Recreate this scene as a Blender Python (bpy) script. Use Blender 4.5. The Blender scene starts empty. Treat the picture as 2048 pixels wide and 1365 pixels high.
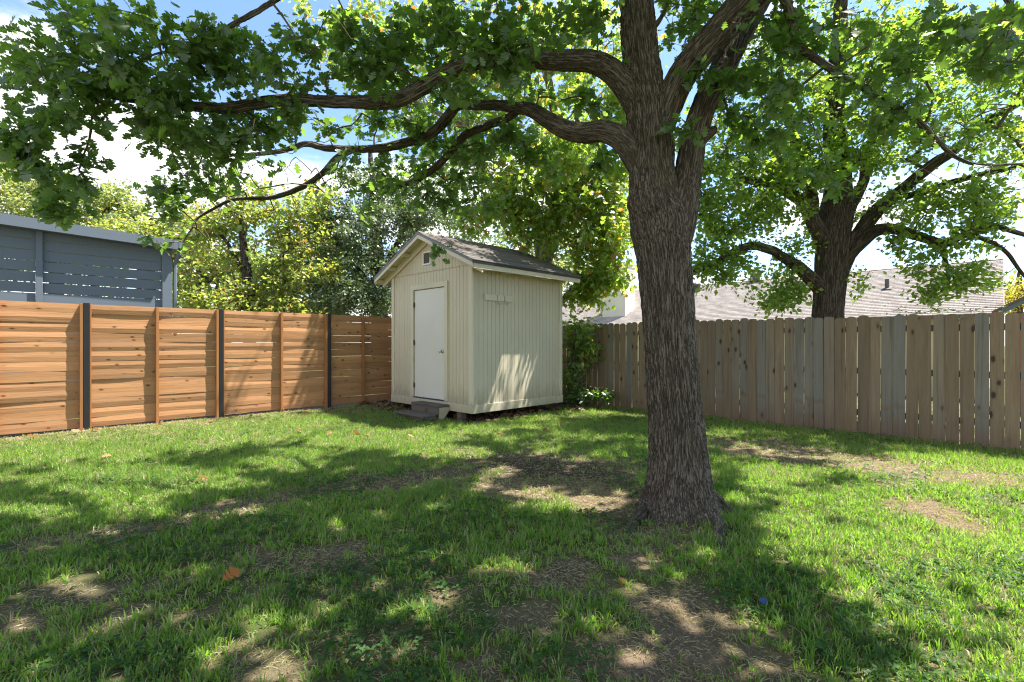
import bpy, math
import numpy as np
from mathutils import Vector

# ------------------------------------------------------------------ camera, sky, sun, exposure
F, CX, HY, EYE = 980.0, 1024.0, 688.0, 1.36        # focal length and horizon of the photograph (2048 px wide), eye height
scene = bpy.context.scene
C = scene.collection
cam_d = bpy.data.cameras.new('camera')
cam_d.sensor_width = 36.0
cam_d.lens = F / 2048.0 * 36.0
cam_d.shift_y = (HY - 682.5) / 2048.0
cam_d.clip_end = 2000
cam_d.clip_start = 0.05
cam = bpy.data.objects.new('camera', cam_d)
cam.location = (0, 0, EYE)
cam.rotation_euler = (math.radians(90), 0, 0)
C.objects.link(cam)
scene.camera = cam

TO_SUN = Vector((2.0, 0.587, 4.75)).normalized()
EL = math.asin(TO_SUN.z)
ROT = math.atan2(TO_SUN.x, TO_SUN.y)
SUN_STRENGTH = 5.0
SKY_STRENGTH = 0.062
EXPOSURE = 1.85
scene.view_settings.view_transform = 'Standard'
scene.view_settings.look = 'None'
scene.view_settings.exposure = EXPOSURE
scene.view_settings.gamma = 1.0
scene.view_settings.use_curve_mapping = False
scene.render.engine = 'CYCLES'
scene.cycles.use_denoising = True
scene.cycles.denoising_prefilter = 'NONE'
scene.cycles.use_adaptive_sampling = False
scene.cycles.pixel_filter_type = 'BLACKMAN_HARRIS'
scene.cycles.filter_width = 1.15
scene.cycles.max_bounces = 8
scene.cycles.diffuse_bounces = 4
scene.cycles.transmission_bounces = 5
scene.cycles.glossy_bounces = 2
scene.cycles.transparent_max_bounces = 4
scene.cycles.sample_clamp_indirect = 6.0

sun_d = bpy.data.lights.new('sun', 'SUN')
sun_d.energy = SUN_STRENGTH
sun_d.angle = math.radians(0.53)
sun_d.color = (1.0, 0.94, 0.84)
sun = bpy.data.objects.new('sun', sun_d)
sun.rotation_euler = TO_SUN.to_track_quat('Z', 'Y').to_euler()
sun.location = (4, 2, 12)
C.objects.link(sun)


# ------------------------------------------------------------------ node helpers
class NT:
    def __init__(self, tree):
        self.t = tree
        self.t.nodes.clear()

    def n(self, kind, ins=None, **props):
        nd = self.t.nodes.new(kind)
        for k, v in props.items():
            setattr(nd, k, v)
        for k, v in (ins or {}).items():
            s = nd.inputs[k]
            if isinstance(v, bpy.types.NodeSocket):
                self.t.links.new(v, s)
            elif isinstance(v, bpy.types.Node):
                self.t.links.new(v.outputs[0], s)
            else:
                s.default_value = v
        return nd

    def math(self, op, a, b=0.0, clamp=False):
        return self.n('ShaderNodeMath', {0: a, 1: b}, operation=op, use_clamp=clamp).outputs[0]

    def mix(self, fac, a, b, blend='MIX'):
        nd = self.n('ShaderNodeMix', {}, data_type='RGBA', blend_type=blend)
        for s, v in ((nd.inputs[0], fac), (nd.inputs[6], a), (nd.inputs[7], b)):
            if isinstance(v, bpy.types.NodeSocket):
                self.t.links.new(v, s)
            else:
                s.default_value = (*v, 1) if isinstance(v, tuple) and len(v) == 3 else v
        return nd.outputs[2]

    def ramp(self, fac, stops, interp='LINEAR'):
        nd = self.n('ShaderNodeValToRGB', {0: fac})
        r = nd.color_ramp
        r.interpolation = interp
        while len(r.elements) < len(stops):
            r.elements.new(0.5)
        for e, (p, c) in zip(r.elements, stops):
            e.position = p
            e.color = (*c, 1) if len(c) == 3 else c
        return nd.outputs[0]

    def smooth(self, x, lo, hi):
        return self.n('ShaderNodeMapRange', {0: x, 1: lo, 2: hi}, interpolation_type='SMOOTHSTEP').outputs[0]

    def noise(self, vec, scale, detail=3.0, rough=0.55, dist=0.0, dim='3D'):
        return self.n('ShaderNodeTexNoise', {'Vector': vec, 'Scale': scale, 'Detail': detail, 'Roughness': rough, 'Distortion': dist}, noise_dimensions=dim)

    def mapping(self, vec, scale=(1, 1, 1), loc=(0, 0, 0), rot=(0, 0, 0)):
        return self.n('ShaderNodeMapping', {'Vector': vec, 'Scale': scale, 'Location': loc, 'Rotation': rot}).outputs[0]


def new_mat(name):
    m = bpy.data.materials.new(name)
    m.use_nodes = True
    return m, NT(m.node_tree)


def finish(g, col, rough=0.7, bump=None, strength=0.3, dist=0.01, spec=0.3, metal=0.0):
    p = g.n('ShaderNodeBsdfPrincipled', {'Roughness': rough, 'Metallic': metal, 'Specular IOR Level': spec})
    if isinstance(col, tuple):
        p.inputs['Base Color'].default_value = (*col, 1)
    else:
        g.t.links.new(col, p.inputs['Base Color'])
    if bump is not None:
        b = g.n('ShaderNodeBump', {'Height': bump, 'Strength': strength, 'Distance': dist})
        g.t.links.new(b.outputs[0], p.inputs['Normal'])
    g.n('ShaderNodeOutputMaterial', {'Surface': p.outputs[0]})


def objcoord(g, spread=37.0):
    """object coordinates, shifted by a random amount for every object"""
    tc = g.n('ShaderNodeTexCoord').outputs['Object']
    r = g.n('ShaderNodeObjectInfo').outputs['Random']
    off = g.n('ShaderNodeCombineXYZ', {0: g.math('MULTIPLY', r, spread), 1: g.math('MULTIPLY', r, spread * 1.7), 2: g.math('MULTIPLY', r, spread * 0.6)})
    v = g.n('ShaderNodeVectorMath', {0: tc, 1: off.outputs[0]}, operation='ADD').outputs[0]
    return tc, v, r


# ------------------------------------------------------------------ sky
world = bpy.data.worlds.new('World')
scene.world = world
world.use_nodes = True
g = NT(world.node_tree)
sky = g.n('ShaderNodeTexSky', sky_type='NISHITA', sun_disc=False, sun_elevation=EL, sun_rotation=ROT, altitude=200.0, air_density=1.0, dust_density=0.4, ozone_density=2.5)
tc = g.n('ShaderNodeTexCoord').outputs['Generated']
sep = g.n('ShaderNodeSeparateXYZ', {0: tc})
den = g.math('ADD', g.math('MAXIMUM', sep.outputs[2], 0.0), 0.22)
flat = g.n('ShaderNodeCombineXYZ', {0: g.math('DIVIDE', sep.outputs[0], den), 1: g.math('DIVIDE', sep.outputs[1], den), 2: 0.35})
n1 = g.noise(g.mapping(flat, loc=(3.1, 1.3, 0)), 1.05, 7.0, 0.56, 0.25)
n2 = g.noise(g.mapping(flat, loc=(7.0, 2.0, 4)), 2.6, 6.0, 0.6)
cov = g.math('ADD', n1.outputs[0], g.math('MULTIPLY', g.math('SUBTRACT', n2.outputs[0], 0.5), 0.25))
low = g.math('MULTIPLY', g.math('SUBTRACT', 0.45, sep.outputs[2]), 0.16)
cloud = g.smooth(g.math('ADD', cov, low), 0.475, 0.585)
shade = g.math('ADD', 5.0, g.math('MULTIPLY', n2.outputs[0], 6.0))
ccol = g.n('ShaderNodeVectorMath', {0: (1.0, 1.0, 1.02), 3: shade}, operation='SCALE').outputs[0]
blue = g.mix(1.0, sky.outputs[0], (1.38, 1.45, 1.5), 'MULTIPLY')
bg = g.n('ShaderNodeBackground', {'Color': g.mix(cloud, blue, ccol), 'Strength': SKY_STRENGTH})
g.n('ShaderNodeOutputWorld', {'Surface': bg.outputs[0]})


# ------------------------------------------------------------------ small numeric tools
rng = np.random.default_rng(11)
S2 = math.sqrt(0.5)


def uv2xy(u, v):
    return (u - v) * S2, (u + v) * S2


def P(px, py, Y):
    """the point at depth Y metres seen at photograph pixel (px, py)"""
    return np.array([(px - CX) / F * Y, Y, EYE + (HY - py) / F * Y])


_perm = np.random.default_rng(5).permutation(512)
_perm = np.concatenate([_perm, _perm])
_grad = np.random.default_rng(6).normal(size=(512, 3))
_grad /= np.linalg.norm(_grad, axis=1)[:, None]


def pnoise(x, y, z):
    """Perlin noise, vectorised, about -0.8 .. 0.8"""
    x, y, z = np.broadcast_arrays(np.asarray(x, float), np.asarray(y, float), np.asarray(z, float))
    xi, yi, zi = np.floor(x).astype(int), np.floor(y).astype(int), np.floor(z).astype(int)
    xf, yf, zf = x - xi, y - yi, z - zi
    w = [t * t * t * (t * (t * 6 - 15) + 10) for t in (xf, yf, zf)]
    out = 0.0
    for dx in (0, 1):
        for dy in (0, 1):
            for dz in (0, 1):
                h = _perm[(_perm[(_perm[(xi + dx) & 511] + yi + dy) & 511] + zi + dz) & 511]
                gr = _grad[h]
                d = gr[..., 0] * (xf - dx) + gr[..., 1] * (yf - dy) + gr[..., 2] * (zf - dz)
                out = out + d * (w[0] if dx else 1 - w[0]) * (w[1] if dy else 1 - w[1]) * (w[2] if dz else 1 - w[2])
    return out * 1.4


def sstep(x, a, b):
    t = np.clip((x - a) / (b - a), 0, 1)
    return t * t * (3 - 2 * t)


def mesh_np(name, verts, faces, mat=None, smooth=False, attrs=None):
    """faces: an (N,3) or (N,4) array; attrs: {name: per-vertex float array}"""
    me = bpy.data.meshes.new(name)
    verts = np.asarray(verts, np.float32)
    faces = np.asarray(faces, np.int32)
    k = faces.shape[1]
    me.vertices.add(len(verts))
    me.vertices.foreach_set('co', verts.ravel())
    me.loops.add(faces.size)
    me.loops.foreach_set('vertex_index', faces.ravel())
    me.polygons.add(len(faces))
    me.polygons.foreach_set('loop_start', np.arange(0, faces.size, k, dtype=np.int32))
    for an, av in (attrs or {}).items():
        av = np.asarray(av, np.float32)
        if av.ndim == 2:
            me.attributes.new(an, 'FLOAT_VECTOR', 'POINT').data.foreach_set('vector', av.ravel())
        else:
            me.attributes.new(an, 'FLOAT', 'POINT').data.foreach_set('value', av)
    if smooth:
        me.polygons.foreach_set('use_smooth', np.ones(len(faces), bool))
    me.update(calc_edges=True)
    if mat:
        me.materials.append(mat)
    return me


def link(name, data, parent=None, loc=(0, 0, 0), rot=(0, 0, 0)):
    o = bpy.data.objects.new(name, data)
    C.objects.link(o)
    o.location = loc
    o.rotation_euler = rot
    if parent is not None:
        o.parent = parent
    return o


def tag(o, label=None, cat=None, group=None, kind=None):
    for k, v in (('label', label), ('category', cat), ('group', group), ('kind', kind)):
        if v:
            o[k] = v
    return o


def root(name, label, cat, loc=(0, 0, 0), rotz=0.0, group=None):
    return tag(link(name, None, None, loc, (0, 0, rotz)), label, cat, group)


def uvroot(name, label, cat, u, v, z=0.0, group=None):
    """an Empty in the yard's own axes: local x runs along the cedar fence, local y along the picket fence"""
    x, y = uv2xy(u, v)
    return root(name, label, cat, (x, y, z), math.radians(45), group)


class MB:
    """collects faces into one mesh"""
    def __init__(self):
        self.v, self.f = [], []

    def poly(self, pts):
        i = len(self.v)
        self.v += [tuple(p) for p in pts]
        self.f.append(tuple(range(i, i + len(pts))))
        return self

    def box(self, x0, x1, y0, y1, z0, z1, b=0.0):
        """a box, with its vertical-view edges chamfered by b"""
        if b <= 0:
            i = len(self.v)
            self.v += [(x, y, z) for x in (x0, x1) for y in (y0, y1) for z in (z0, z1)]
            self.f += [tuple(i + k for k in q) for q in ((0, 1, 3, 2), (4, 6, 7, 5), (0, 4, 5, 1), (2, 3, 7, 6), (0, 2, 6, 4), (1, 5, 7, 3))]
            return self
        # chamfered box: three rectangles' corners
        i = len(self.v)
        for sx in (0, 1):
            for sy in (0, 1):
                for sz in (0, 1):
                    X, Y, Z = (x0, x1)[sx], (y0, y1)[sy], (z0, z1)[sz]
                    dx, dy, dz = b * (1 - 2 * sx), b * (1 - 2 * sy), b * (1 - 2 * sz)
                    self.v += [(X, Y + dy, Z + dz), (X + dx, Y, Z + dz), (X + dx, Y + dy, Z)]
        idx = lambda sx, sy, sz, k: i + ((sx * 2 + sy) * 2 + sz) * 3 + k
        fs = []
        for s in (0, 1):
            fs.append([idx(s, 0, 0, 0), idx(s, 1, 0, 0), idx(s, 1, 1, 0), idx(s, 0, 1, 0)])
            fs.append([idx(0, s, 0, 1), idx(1, s, 0, 1), idx(1, s, 1, 1), idx(0, s, 1, 1)])
            fs.append([idx(0, 0, s, 2), idx(1, 0, s, 2), idx(1, 1, s, 2), idx(0, 1, s, 2)])
        for a in (0, 1):
            for c in (0, 1):
                fs.append([idx(0, a, c, 1), idx(1, a, c, 1), idx(1, a, c, 2), idx(0, a, c, 2)])
                fs.append([idx(a, 0, c, 0), idx(a, 1, c, 0), idx(a, 1, c, 2), idx(a, 0, c, 2)])
                fs.append([idx(a, c, 0, 0), idx(a, c, 1, 0), idx(a, c, 1, 1), idx(a, c, 0, 1)])
                for d in (0, 1):
                    fs.append([idx(a, c, d, 0), idx(a, c, d, 1), idx(a, c, d, 2)])
        self.f += [tuple(q) for q in fs]
        return self

    def prism(self, outline, axis, a, b):
        """outline (list of 2-D points) pushed along axis 'x','y' or 'z' from a to b"""
        put = {'x': lambda p, t: (t, p[0], p[1]), 'y': lambda p, t: (p[0], t, p[1]), 'z': lambda p, t: (p[0], p[1], t)}[axis]
        n, i = len(outline), len(self.v)
        self.v += [put(p, a) for p in outline] + [put(p, b) for p in outline]
        self.f.append(tuple(range(i, i + n)))
        self.f.append(tuple(range(i + 2 * n - 1, i + n - 1, -1)))
        self.f += [(i + k, i + (k + 1) % n, i + n + (k + 1) % n, i + n + k) for k in range(n)]
        return self

    def tube(self, pts, r, seg=8):
        pts = np.asarray(pts, float)
        rr = np.broadcast_to(np.asarray(r, float), (len(pts),))
        V, Fq = tube_np(pts, rr, seg)
        i = len(self.v)
        self.v += [tuple(p) for p in V]
        self.f += [tuple(i + k for k in q) for q in Fq]
        n = len(pts)
        self.f.append(tuple(i + k for k in range(seg)))
        self.f.append(tuple(i + (n - 1) * seg + k for k in reversed(range(seg))))
        return self

    def mesh(self, name, m, smooth=False):
        me = bpy.data.meshes.new(name)
        me.from_pydata(self.v, [], self.f)
        if smooth:
            me.polygons.foreach_set('use_smooth', np.ones(len(me.polygons), bool))
        import bmesh
        bm = bmesh.new()
        bm.from_mesh(me)
        bmesh.ops.recalc_face_normals(bm, faces=bm.faces)
        bm.to_mesh(me)
        bm.free()
        me.materials.append(m)
        return me

    def build(self, name, m, parent=None, loc=(0, 0, 0), rot=(0, 0, 0), smooth=False):
        return link(name, self.mesh(name, m, smooth), parent, loc, rot)


def frames(pts):
    """tangent and two side vectors along a polyline, without twist"""
    t = np.gradient(pts, axis=0)
    t /= np.linalg.norm(t, axis=1)[:, None] + 1e-9
    a = np.array([0.31, -0.95, 0.05]) if abs(t[0][1]) < 0.9 else np.array([1.0, 0, 0.1])
    s = np.zeros_like(pts)
    for i in range(len(pts)):
        a = a - t[i] * np.dot(a, t[i])
        a /= np.linalg.norm(a) + 1e-9
        s[i] = a
    return t, s, np.cross(t, s)


def tube_np(pts, r, seg):
    t, s, b = frames(pts)
    ang = np.linspace(0, 2 * np.pi, seg, endpoint=False)
    V = pts[:, None, :] + r[:, None, None] * (np.cos(ang)[None, :, None] * s[:, None, :] + np.sin(ang)[None, :, None] * b[:, None, :])
    n = len(pts)
    i, j = np.meshgrid(np.arange(n - 1), np.arange(seg), indexing='ij')
    k = (j + 1) % seg
    Fq = np.stack([i * seg + j, i * seg + k, (i + 1) * seg + k, (i + 1) * seg + j], -1).reshape(-1, 4)
    return V.reshape(-1, 3), Fq


def spline(ctrl, step):
    """Catmull-Rom through the control rows, resampled at about equal steps"""
    c = np.asarray(ctrl, float)
    e = np.vstack([2 * c[0] - c[1], c, 2 * c[-1] - c[-2]])
    out = []
    for i in range(1, len(e) - 2):
        p0, p1, p2, p3 = e[i - 1], e[i], e[i + 1], e[i + 2]
        n = max(2, int(np.linalg.norm((p2 - p1)[:3]) / step) + 1)
        t = np.linspace(0, 1, n, endpoint=False)[:, None]
        out.append(0.5 * (2 * p1 + (p2 - p0) * t + (2 * p0 - 5 * p1 + 4 * p2 - p3) * t ** 2 + (3 * p1 - p0 - 3 * p2 + p3) * t ** 3))
    out.append(e[-2:-1])
    return np.vstack(out)


# ------------------------------------------------------------------ materials
def wood_mat(name, base, along='x', knot=(0.12, 0.05, 0.02), grain=0.35, vary=0.3, rough=0.75, stain=None, grey=None, kscale=0.75, wear=0.25):
    m, g = new_mat(name)
    tc, v, r = objcoord(g)
    sc = {'x': (1.2, 14, 14), 'z': (14, 14, 1.2), 'y': (14, 1.2, 14)}[along]
    kn = {'x': (4.2, 7, 7), 'z': (7, 7, 3.4), 'y': (7, 4.2, 7)}[along]
    fine = {'x': (3, 90, 90), 'z': (90, 90, 3), 'y': (90, 3, 90)}[along]
    n1 = g.noise(g.mapping(v, sc), 1.6, 5, 0.6, 0.8)
    n2 = g.noise(g.mapping(v, fine), 1.0, 3, 0.6)
    big = g.noise(v, 1.7, 3, 0.5)
    r2 = g.n('ShaderNodeTexWhiteNoise', {'W': g.math('MULTIPLY', r, 91.7)}, noise_dimensions='1D').outputs[0]
    lo = tuple(c * (1 - grain) for c in base)
    hi = tuple(min(1, c * (1 + grain)) for c in base)
    col = g.mix(n1.outputs[0], lo, hi)
    col = g.mix(g.math('MULTIPLY', n2.outputs[0], 0.30), col, tuple(c * 0.5 for c in base))
    tint = g.ramp(r, [(0, tuple(1 - vary for _ in range(3))), (0.5, (1, 0.97, 0.94)), (1, (1 + vary, 1 + vary * 0.85, 1 + vary * 0.7))])
    col = g.mix(1.0, col, tint, 'MULTIPLY')
    if grey:
        gf = g.smooth(g.math('ADD', g.math('MULTIPLY', r2, 0.75), g.math('MULTIPLY', big.outputs[0], 0.5)), 0.42, 0.95)
        col = g.mix(gf, col, g.mix(n1.outputs[0], tuple(c * 0.75 for c in grey), tuple(c * 1.2 for c in grey)))
    vo = g.n('ShaderNodeTexVoronoi', {'Vector': g.mapping(v, kn), 'Scale': kscale, 'Randomness': 1.0})
    wob = g.math('ADD', vo.outputs['Distance'], g.math('MULTIPLY', g.math('SUBTRACT', n1.outputs[0], 0.5), 0.16))
    keep = g.math('GREATER_THAN', g.n('ShaderNodeSeparateColor', {0: vo.outputs['Color']}).outputs[0], 0.45)
    k1 = g.math('MULTIPLY', g.smooth(wob, 0.20, 0.09), keep)
    k2 = g.math('MULTIPLY', g.smooth(wob, 0.34, 0.10), keep)
    streak = g.noise(g.mapping(v, {'x': (0.7, 26, 26), 'z': (26, 26, 0.7), 'y': (26, 0.7, 26)}[along]), 1.0, 3, 0.6)
    col = g.mix(g.math('MULTIPLY', g.smooth(streak.outputs[0], 0.50, 0.72), wear), col, tuple(c * 0.42 for c in base))
    col = g.mix(g.math('MULTIPLY', k2, 0.55), col, tuple(c * 0.6 for c in base))
    col = g.mix(g.math('MULTIPLY', k1, 0.95), col, knot)
    if stain:                                        # splash and rust stains low on the boards
        z = g.n('ShaderNodeSeparateXYZ', {0: tc}).outputs[2]
        edge = g.math('ADD', z, g.math('MULTIPLY', g.math('SUBTRACT', g.noise(g.mapping(v, (5, 5, 2)), 1.5, 4).outputs[0], 0.5), 0.22))
        low = g.smooth(edge, 0.55, 0.02)
        line = g.math('MULTIPLY', g.smooth(edge, 0.43, 0.47), g.smooth(edge, 0.56, 0.485))
        col = g.mix(g.math('MULTIPLY', low, g.math('ADD', 0.25, g.math('MULTIPLY', r2, 0.5))), col, stain[0])
        col = g.mix(g.math('MULTIPLY', line, g.math('MULTIPLY', g.math('GREATER_THAN', r2, 0.55), g.math('MULTIPLY', n1.outputs[0], 0.55))), col, stain[1])
    h = g.math('SUBTRACT', g.math('ADD', n1.outputs[0], g.math('MULTIPLY', n2.outputs[0], 0.5)), g.math('MULTIPLY', k1, 0.7))
    finish(g, col, rough, h, 0.45, 0.006, spec=0.2)
    return m


M_CEDAR = wood_mat('cedar', (0.41, 0.222, 0.110), 'x', knot=(0.15, 0.055, 0.022), grain=0.24, vary=0.20, kscale=1.35)
M_CEDAR_V = wood_mat('cedar_upright', (0.33, 0.155, 0.062), 'z', knot=(0.12, 0.05, 0.02), grain=0.2, vary=0.12)
M_PICKET = wood_mat('weathered_picket', (0.225, 0.172, 0.120), 'z', knot=(0.05, 0.03, 0.02), grain=0.38, vary=0.20, wear=0.6, stain=((0.15, 0.085, 0.05), (0.16, 0.07, 0.03)), grey=(0.190, 0.180, 0.160), kscale=1.0)
M_OLDWOOD = wood_mat('old_grey_wood', (0.135, 0.118, 0.104), 'y', knot=(0.06, 0.05, 0.04), grain=0.4, vary=0.15)


def paint_mat(name, col, rough=0.55, dirt=0.12, along='z', dirtcol=(0.28, 0.26, 0.17), lowz=None):
    m, g = new_mat(name)
    tc, v, r = objcoord(g, 11)
    a = g.noise(v, 1.3, 4, 0.6)
    b = g.noise(g.mapping(v, (22, 22, 1.5) if along == 'z' else (1.5, 22, 22)), 1.4, 4, 0.65)
    c = g.mix(g.math('MULTIPLY', g.smooth(a.outputs[0], 0.35, 0.8), dirt), col, dirtcol)
    c = g.mix(g.math('MULTIPLY', g.smooth(b.outputs[0], 0.5, 0.8), dirt * 1.2), c, dirtcol)
    if lowz is not None:                             # splashed soil and mildew near the ground
        z = g.n('ShaderNodeSeparateXYZ', {0: tc}).outputs[2]
        e = g.math('ADD', z, g.math('MULTIPLY', g.math('SUBTRACT', g.noise(g.mapping(v, (10, 10, 3)), 2, 5).outputs[0], 0.5), 0.5))
        c = g.mix(g.math('MULTIPLY', g.smooth(e, lowz + 0.45, lowz), 0.5), c, (0.22, 0.19, 0.12))
        sp = g.noise(v, 38, 2, 0.5)
        c = g.mix(g.math('MULTIPLY', g.math('MULTIPLY', g.smooth(sp.outputs[0], 0.66, 0.74), g.smooth(e, lowz + 0.5, lowz)), 0.8), c, (0.12, 0.11, 0.07))
    finish(g, c, rough, b.outputs[0], 0.25, 0.003, spec=0.3)
    return m


M_SIDING = paint_mat('cream_siding', (0.56, 0.505, 0.385), 0.6, 0.17, lowz=0.25)
M_TRIM = paint_mat('cream_trim', (0.61, 0.555, 0.435), 0.55, 0.18, lowz=0.12)
M_DOOR = paint_mat('white_door', (0.64, 0.625, 0.575), 0.45, 0.07)
M_GREY = paint_mat('blue_grey_paint', (0.125, 0.155, 0.195), 0.5, 0.05, along='x', dirtcol=(0.13, 0.13, 0.13))
M_WHITE = paint_mat('white_paint', (0.78, 0.78, 0.76), 0.5, 0.05)
M_HOUSEWALL = paint_mat('yellow_cream_wall', (0.66, 0.60, 0.42), 0.7, 0.08)
M_CHIM = paint_mat('chimney_render', (0.70, 0.67, 0.58), 0.75, 0.1)
M_BROWN = paint_mat('brown_fascia', (0.17, 0.095, 0.06), 0.6, 0.1, dirtcol=(0.1, 0.07, 0.05))
M_REDBRICK = paint_mat('rust_brown_board', (0.30, 0.12, 0.06), 0.7, 0.1)


def plain(name, col, rough=0.5, metal=0.0, bumpscale=60.0, strength=0.1):
    m, g = new_mat(name)
    tc, v, r = objcoord(g, 5)
    n = g.noise(v, bumpscale, 3)
    c = g.mix(g.noise(v, 6, 4).outputs[0], tuple(k * 0.8 for k in col), tuple(min(1, k * 1.2) for k in col))
    finish(g, c, rough, n.outputs[0], strength, 0.002, metal=metal)
    return m


M_STEEL = plain('black_steel', (0.018, 0.018, 0.02), 0.42)
M_BLACK = plain('dark_recess', (0.03, 0.028, 0.026), 0.8)
M_SATIN = plain('satin_nickel', (0.6, 0.57, 0.5), 0.3, 1.0)
M_RUST = plain('rusty_steel', (0.09, 0.06, 0.045), 0.7)
M_CONC = plain('concrete_block', (0.33, 0.31, 0.28), 0.9, 0, 40, 0.4)
M_THRESH = plain('dark_threshold', (0.06, 0.055, 0.06), 0.5)
M_BLUE = plain('blue_plastic', (0.008, 0.025, 0.16), 0.75)
M_BLUERIM = plain('pale_blue_plastic', (0.03, 0.06, 0.17), 0.75)
M_DRIP = plain('grey_drip_edge', (0.16, 0.165, 0.175), 0.5)
M_VENT = plain('dark_metal_vent', (0.10, 0.085, 0.075), 0.5)


def shingle_mat(name, c1, c2, c3, rowh):
    """tab colours on rows that are real geometry; v of the row is the object's x"""
    m, g = new_mat(name)
    tc = g.n('ShaderNodeTexCoord').outputs['Object']
    s = g.n('ShaderNodeSeparateXYZ', {0: tc})
    at = g.n('ShaderNodeAttribute', attribute_name='rowid').outputs['Fac']
    w = g.n('ShaderNodeTexWhiteNoise', {'W': at}, noise_dimensions='1D').outputs[0]
    pos = g.math('DIVIDE', g.math('ADD', s.outputs[1], g.math('MULTIPLY', w, 3.0)), rowh * 1.6)
    cell = g.n('ShaderNodeTexWhiteNoise', {'Vector': g.n('ShaderNodeCombineXYZ', {0: g.math('FLOOR', pos), 1: at}).outputs[0]}, noise_dimensions='2D').outputs[0]
    fr = g.math('FRACT', pos)
    gap = g.math('LESS_THAN', fr, 0.035)
    col = g.ramp(cell, [(0, c1), (0.5, c2), (1, c3)])
    gran = g.noise(tc, 140, 3, 0.7)
    col = g.mix(g.math('MULTIPLY', gran.outputs[0], 0.35), col, c1)
    big = g.noise(tc, 0.9, 4, 0.6)
    col = g.mix(g.math('MULTIPLY', big.outputs[0], 0.3), col, tuple(k * 0.6 for k in c2))
    col = g.mix(gap, col, tuple(k * 0.35 for k in c1))
    finish(g, col, 0.9, gran.outputs[0], 0.4, 0.004, spec=0.15)
    return m


M_SHINGLE = shingle_mat('shed_shingles', (0.10, 0.095, 0.095), (0.15, 0.135, 0.125), (0.22, 0.19, 0.17), 0.142)
M_ROOF2 = shingle_mat('house_shingles', (0.31, 0.265, 0.24), (0.43, 0.38, 0.35), (0.50, 0.46, 0.425), 0.142)


def bark_mat(name, c1, c2, moss=None, sc=1.0):
    """'bark' runs with the limb: x, y round it and z along it, in metres"""
    m, g = new_mat(name)
    tc = g.n('ShaderNodeAttribute', attribute_name='bark').outputs['Vector']
    n1 = g.noise(g.mapping(tc, (1, 1, 0.055)), 84 * sc, 2.5, 0.6, 0.5)
    n2 = g.noise(tc, 7 * sc, 4, 0.6)
    n3 = g.noise(g.mapping(tc, (1, 1, 0.5)), 190 * sc, 3, 0.6)
    ridge = g.math('ABSOLUTE', g.math('SUBTRACT', n1.outputs[0], 0.5))
    cross = g.math('ABSOLUTE', g.math('SUBTRACT', g.noise(g.mapping(tc, (1, 1, 0.8)), 34 * sc, 2, 0.5, 0.4).outputs[0], 0.5))
    plate = g.math('MULTIPLY', g.smooth(ridge, 0.005, 0.075), g.math('ADD', 0.80, g.math('MULTIPLY', g.smooth(cross, 0.0, 0.04), 0.20)))
    col = g.mix(plate, c1, c2)
    col = g.mix(g.math('MULTIPLY', n2.outputs[0], 0.45), col, tuple(0.5 * (a + b) * 0.62 for a, b in zip(c1, c2)))
    col = g.mix(g.math('MULTIPLY', g.smooth(n3.outputs[0], 0.5, 0.75), 0.35), col, tuple(min(1, c * 1.5) for c in c2))
    if moss:
        col = g.mix(g.math('MULTIPLY', g.smooth(g.noise(tc, 3.1 * sc, 5, 0.6).outputs[0], 0.52, 0.72), 0.55), col, moss)
    h = g.math('ADD', plate, g.math('MULTIPLY', n3.outputs[0], 0.35))
    finish(g, col, 0.92, h, 1.0, 0.014 / sc, spec=0.1)
    return m


M_BARK = bark_mat('oak_bark', (0.066, 0.053, 0.040), (0.185, 0.156, 0.124), moss=(0.130, 0.118, 0.075))
M_BARK2 = bark_mat('dark_bark', (0.04, 0.031, 0.025), (0.150, 0.122, 0.098), sc=0.7)
M_BARKP = bark_mat('pale_bark', (0.26, 0.21, 0.16), (0.48, 0.42, 0.34), sc=0.3)
M_TWIG = plain('twig_bark', (0.11, 0.085, 0.065), 0.9)


def leaf_mat(name, dark, light, trans, under=None, tfac=0.45, gloss=0.10, turn=None, turnat=0.9):
    """rnd: one random value per leaf; turn: the colour of the few leaves that have turned"""
    m, g = new_mat(name)
    at = g.n('ShaderNodeAttribute', attribute_name='rnd').outputs['Fac']
    col = g.mix(at, dark, light)
    tcol = g.mix(at, tuple(c * 0.75 for c in trans), tuple(min(1, c * 1.2) for c in trans))
    if turn:
        k = g.n('ShaderNodeTexWhiteNoise', {'W': g.math('MULTIPLY', at, 977.0)}, noise_dimensions='1D').outputs[0]
        hot = g.smooth(k, turnat - 0.04, turnat + 0.04)
        tc1 = g.mix(g.math('FRACT', g.math('MULTIPLY', at, 57.0)), turn[0], turn[1])
        col = g.mix(hot, col, g.mix(0.5, tc1, (0.05, 0.03, 0.01), 'MIX'))
        tcol = g.mix(hot, tcol, tc1)
    if under:
        bf = g.n('ShaderNodeNewGeometry').outputs['Backfacing']
        col = g.mix(bf, col, under)
    d = g.n('ShaderNodeBsdfDiffuse', {'Color': col, 'Roughness': 0.3})
    t = g.n('ShaderNodeBsdfTranslucent', {'Color': tcol})
    a = g.n('ShaderNodeMixShader', {0: tfac, 1: d.outputs[0], 2: t.outputs[0]})
    gl = g.n('ShaderNodeBsdfGlossy', {'Color': (1, 1, 1, 1), 'Roughness': 0.42})
    lw = g.n('ShaderNodeLayerWeight', {'Blend': 0.35}).outputs['Facing']
    b = g.n('ShaderNodeMixShader', {0: g.math('MULTIPLY', g.math('ADD', 0.25, lw), gloss), 1: a.outputs[0], 2: gl.outputs[0]})
    g.n('ShaderNodeOutputMaterial', {'Surface': b.outputs[0]})
    return m


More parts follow.
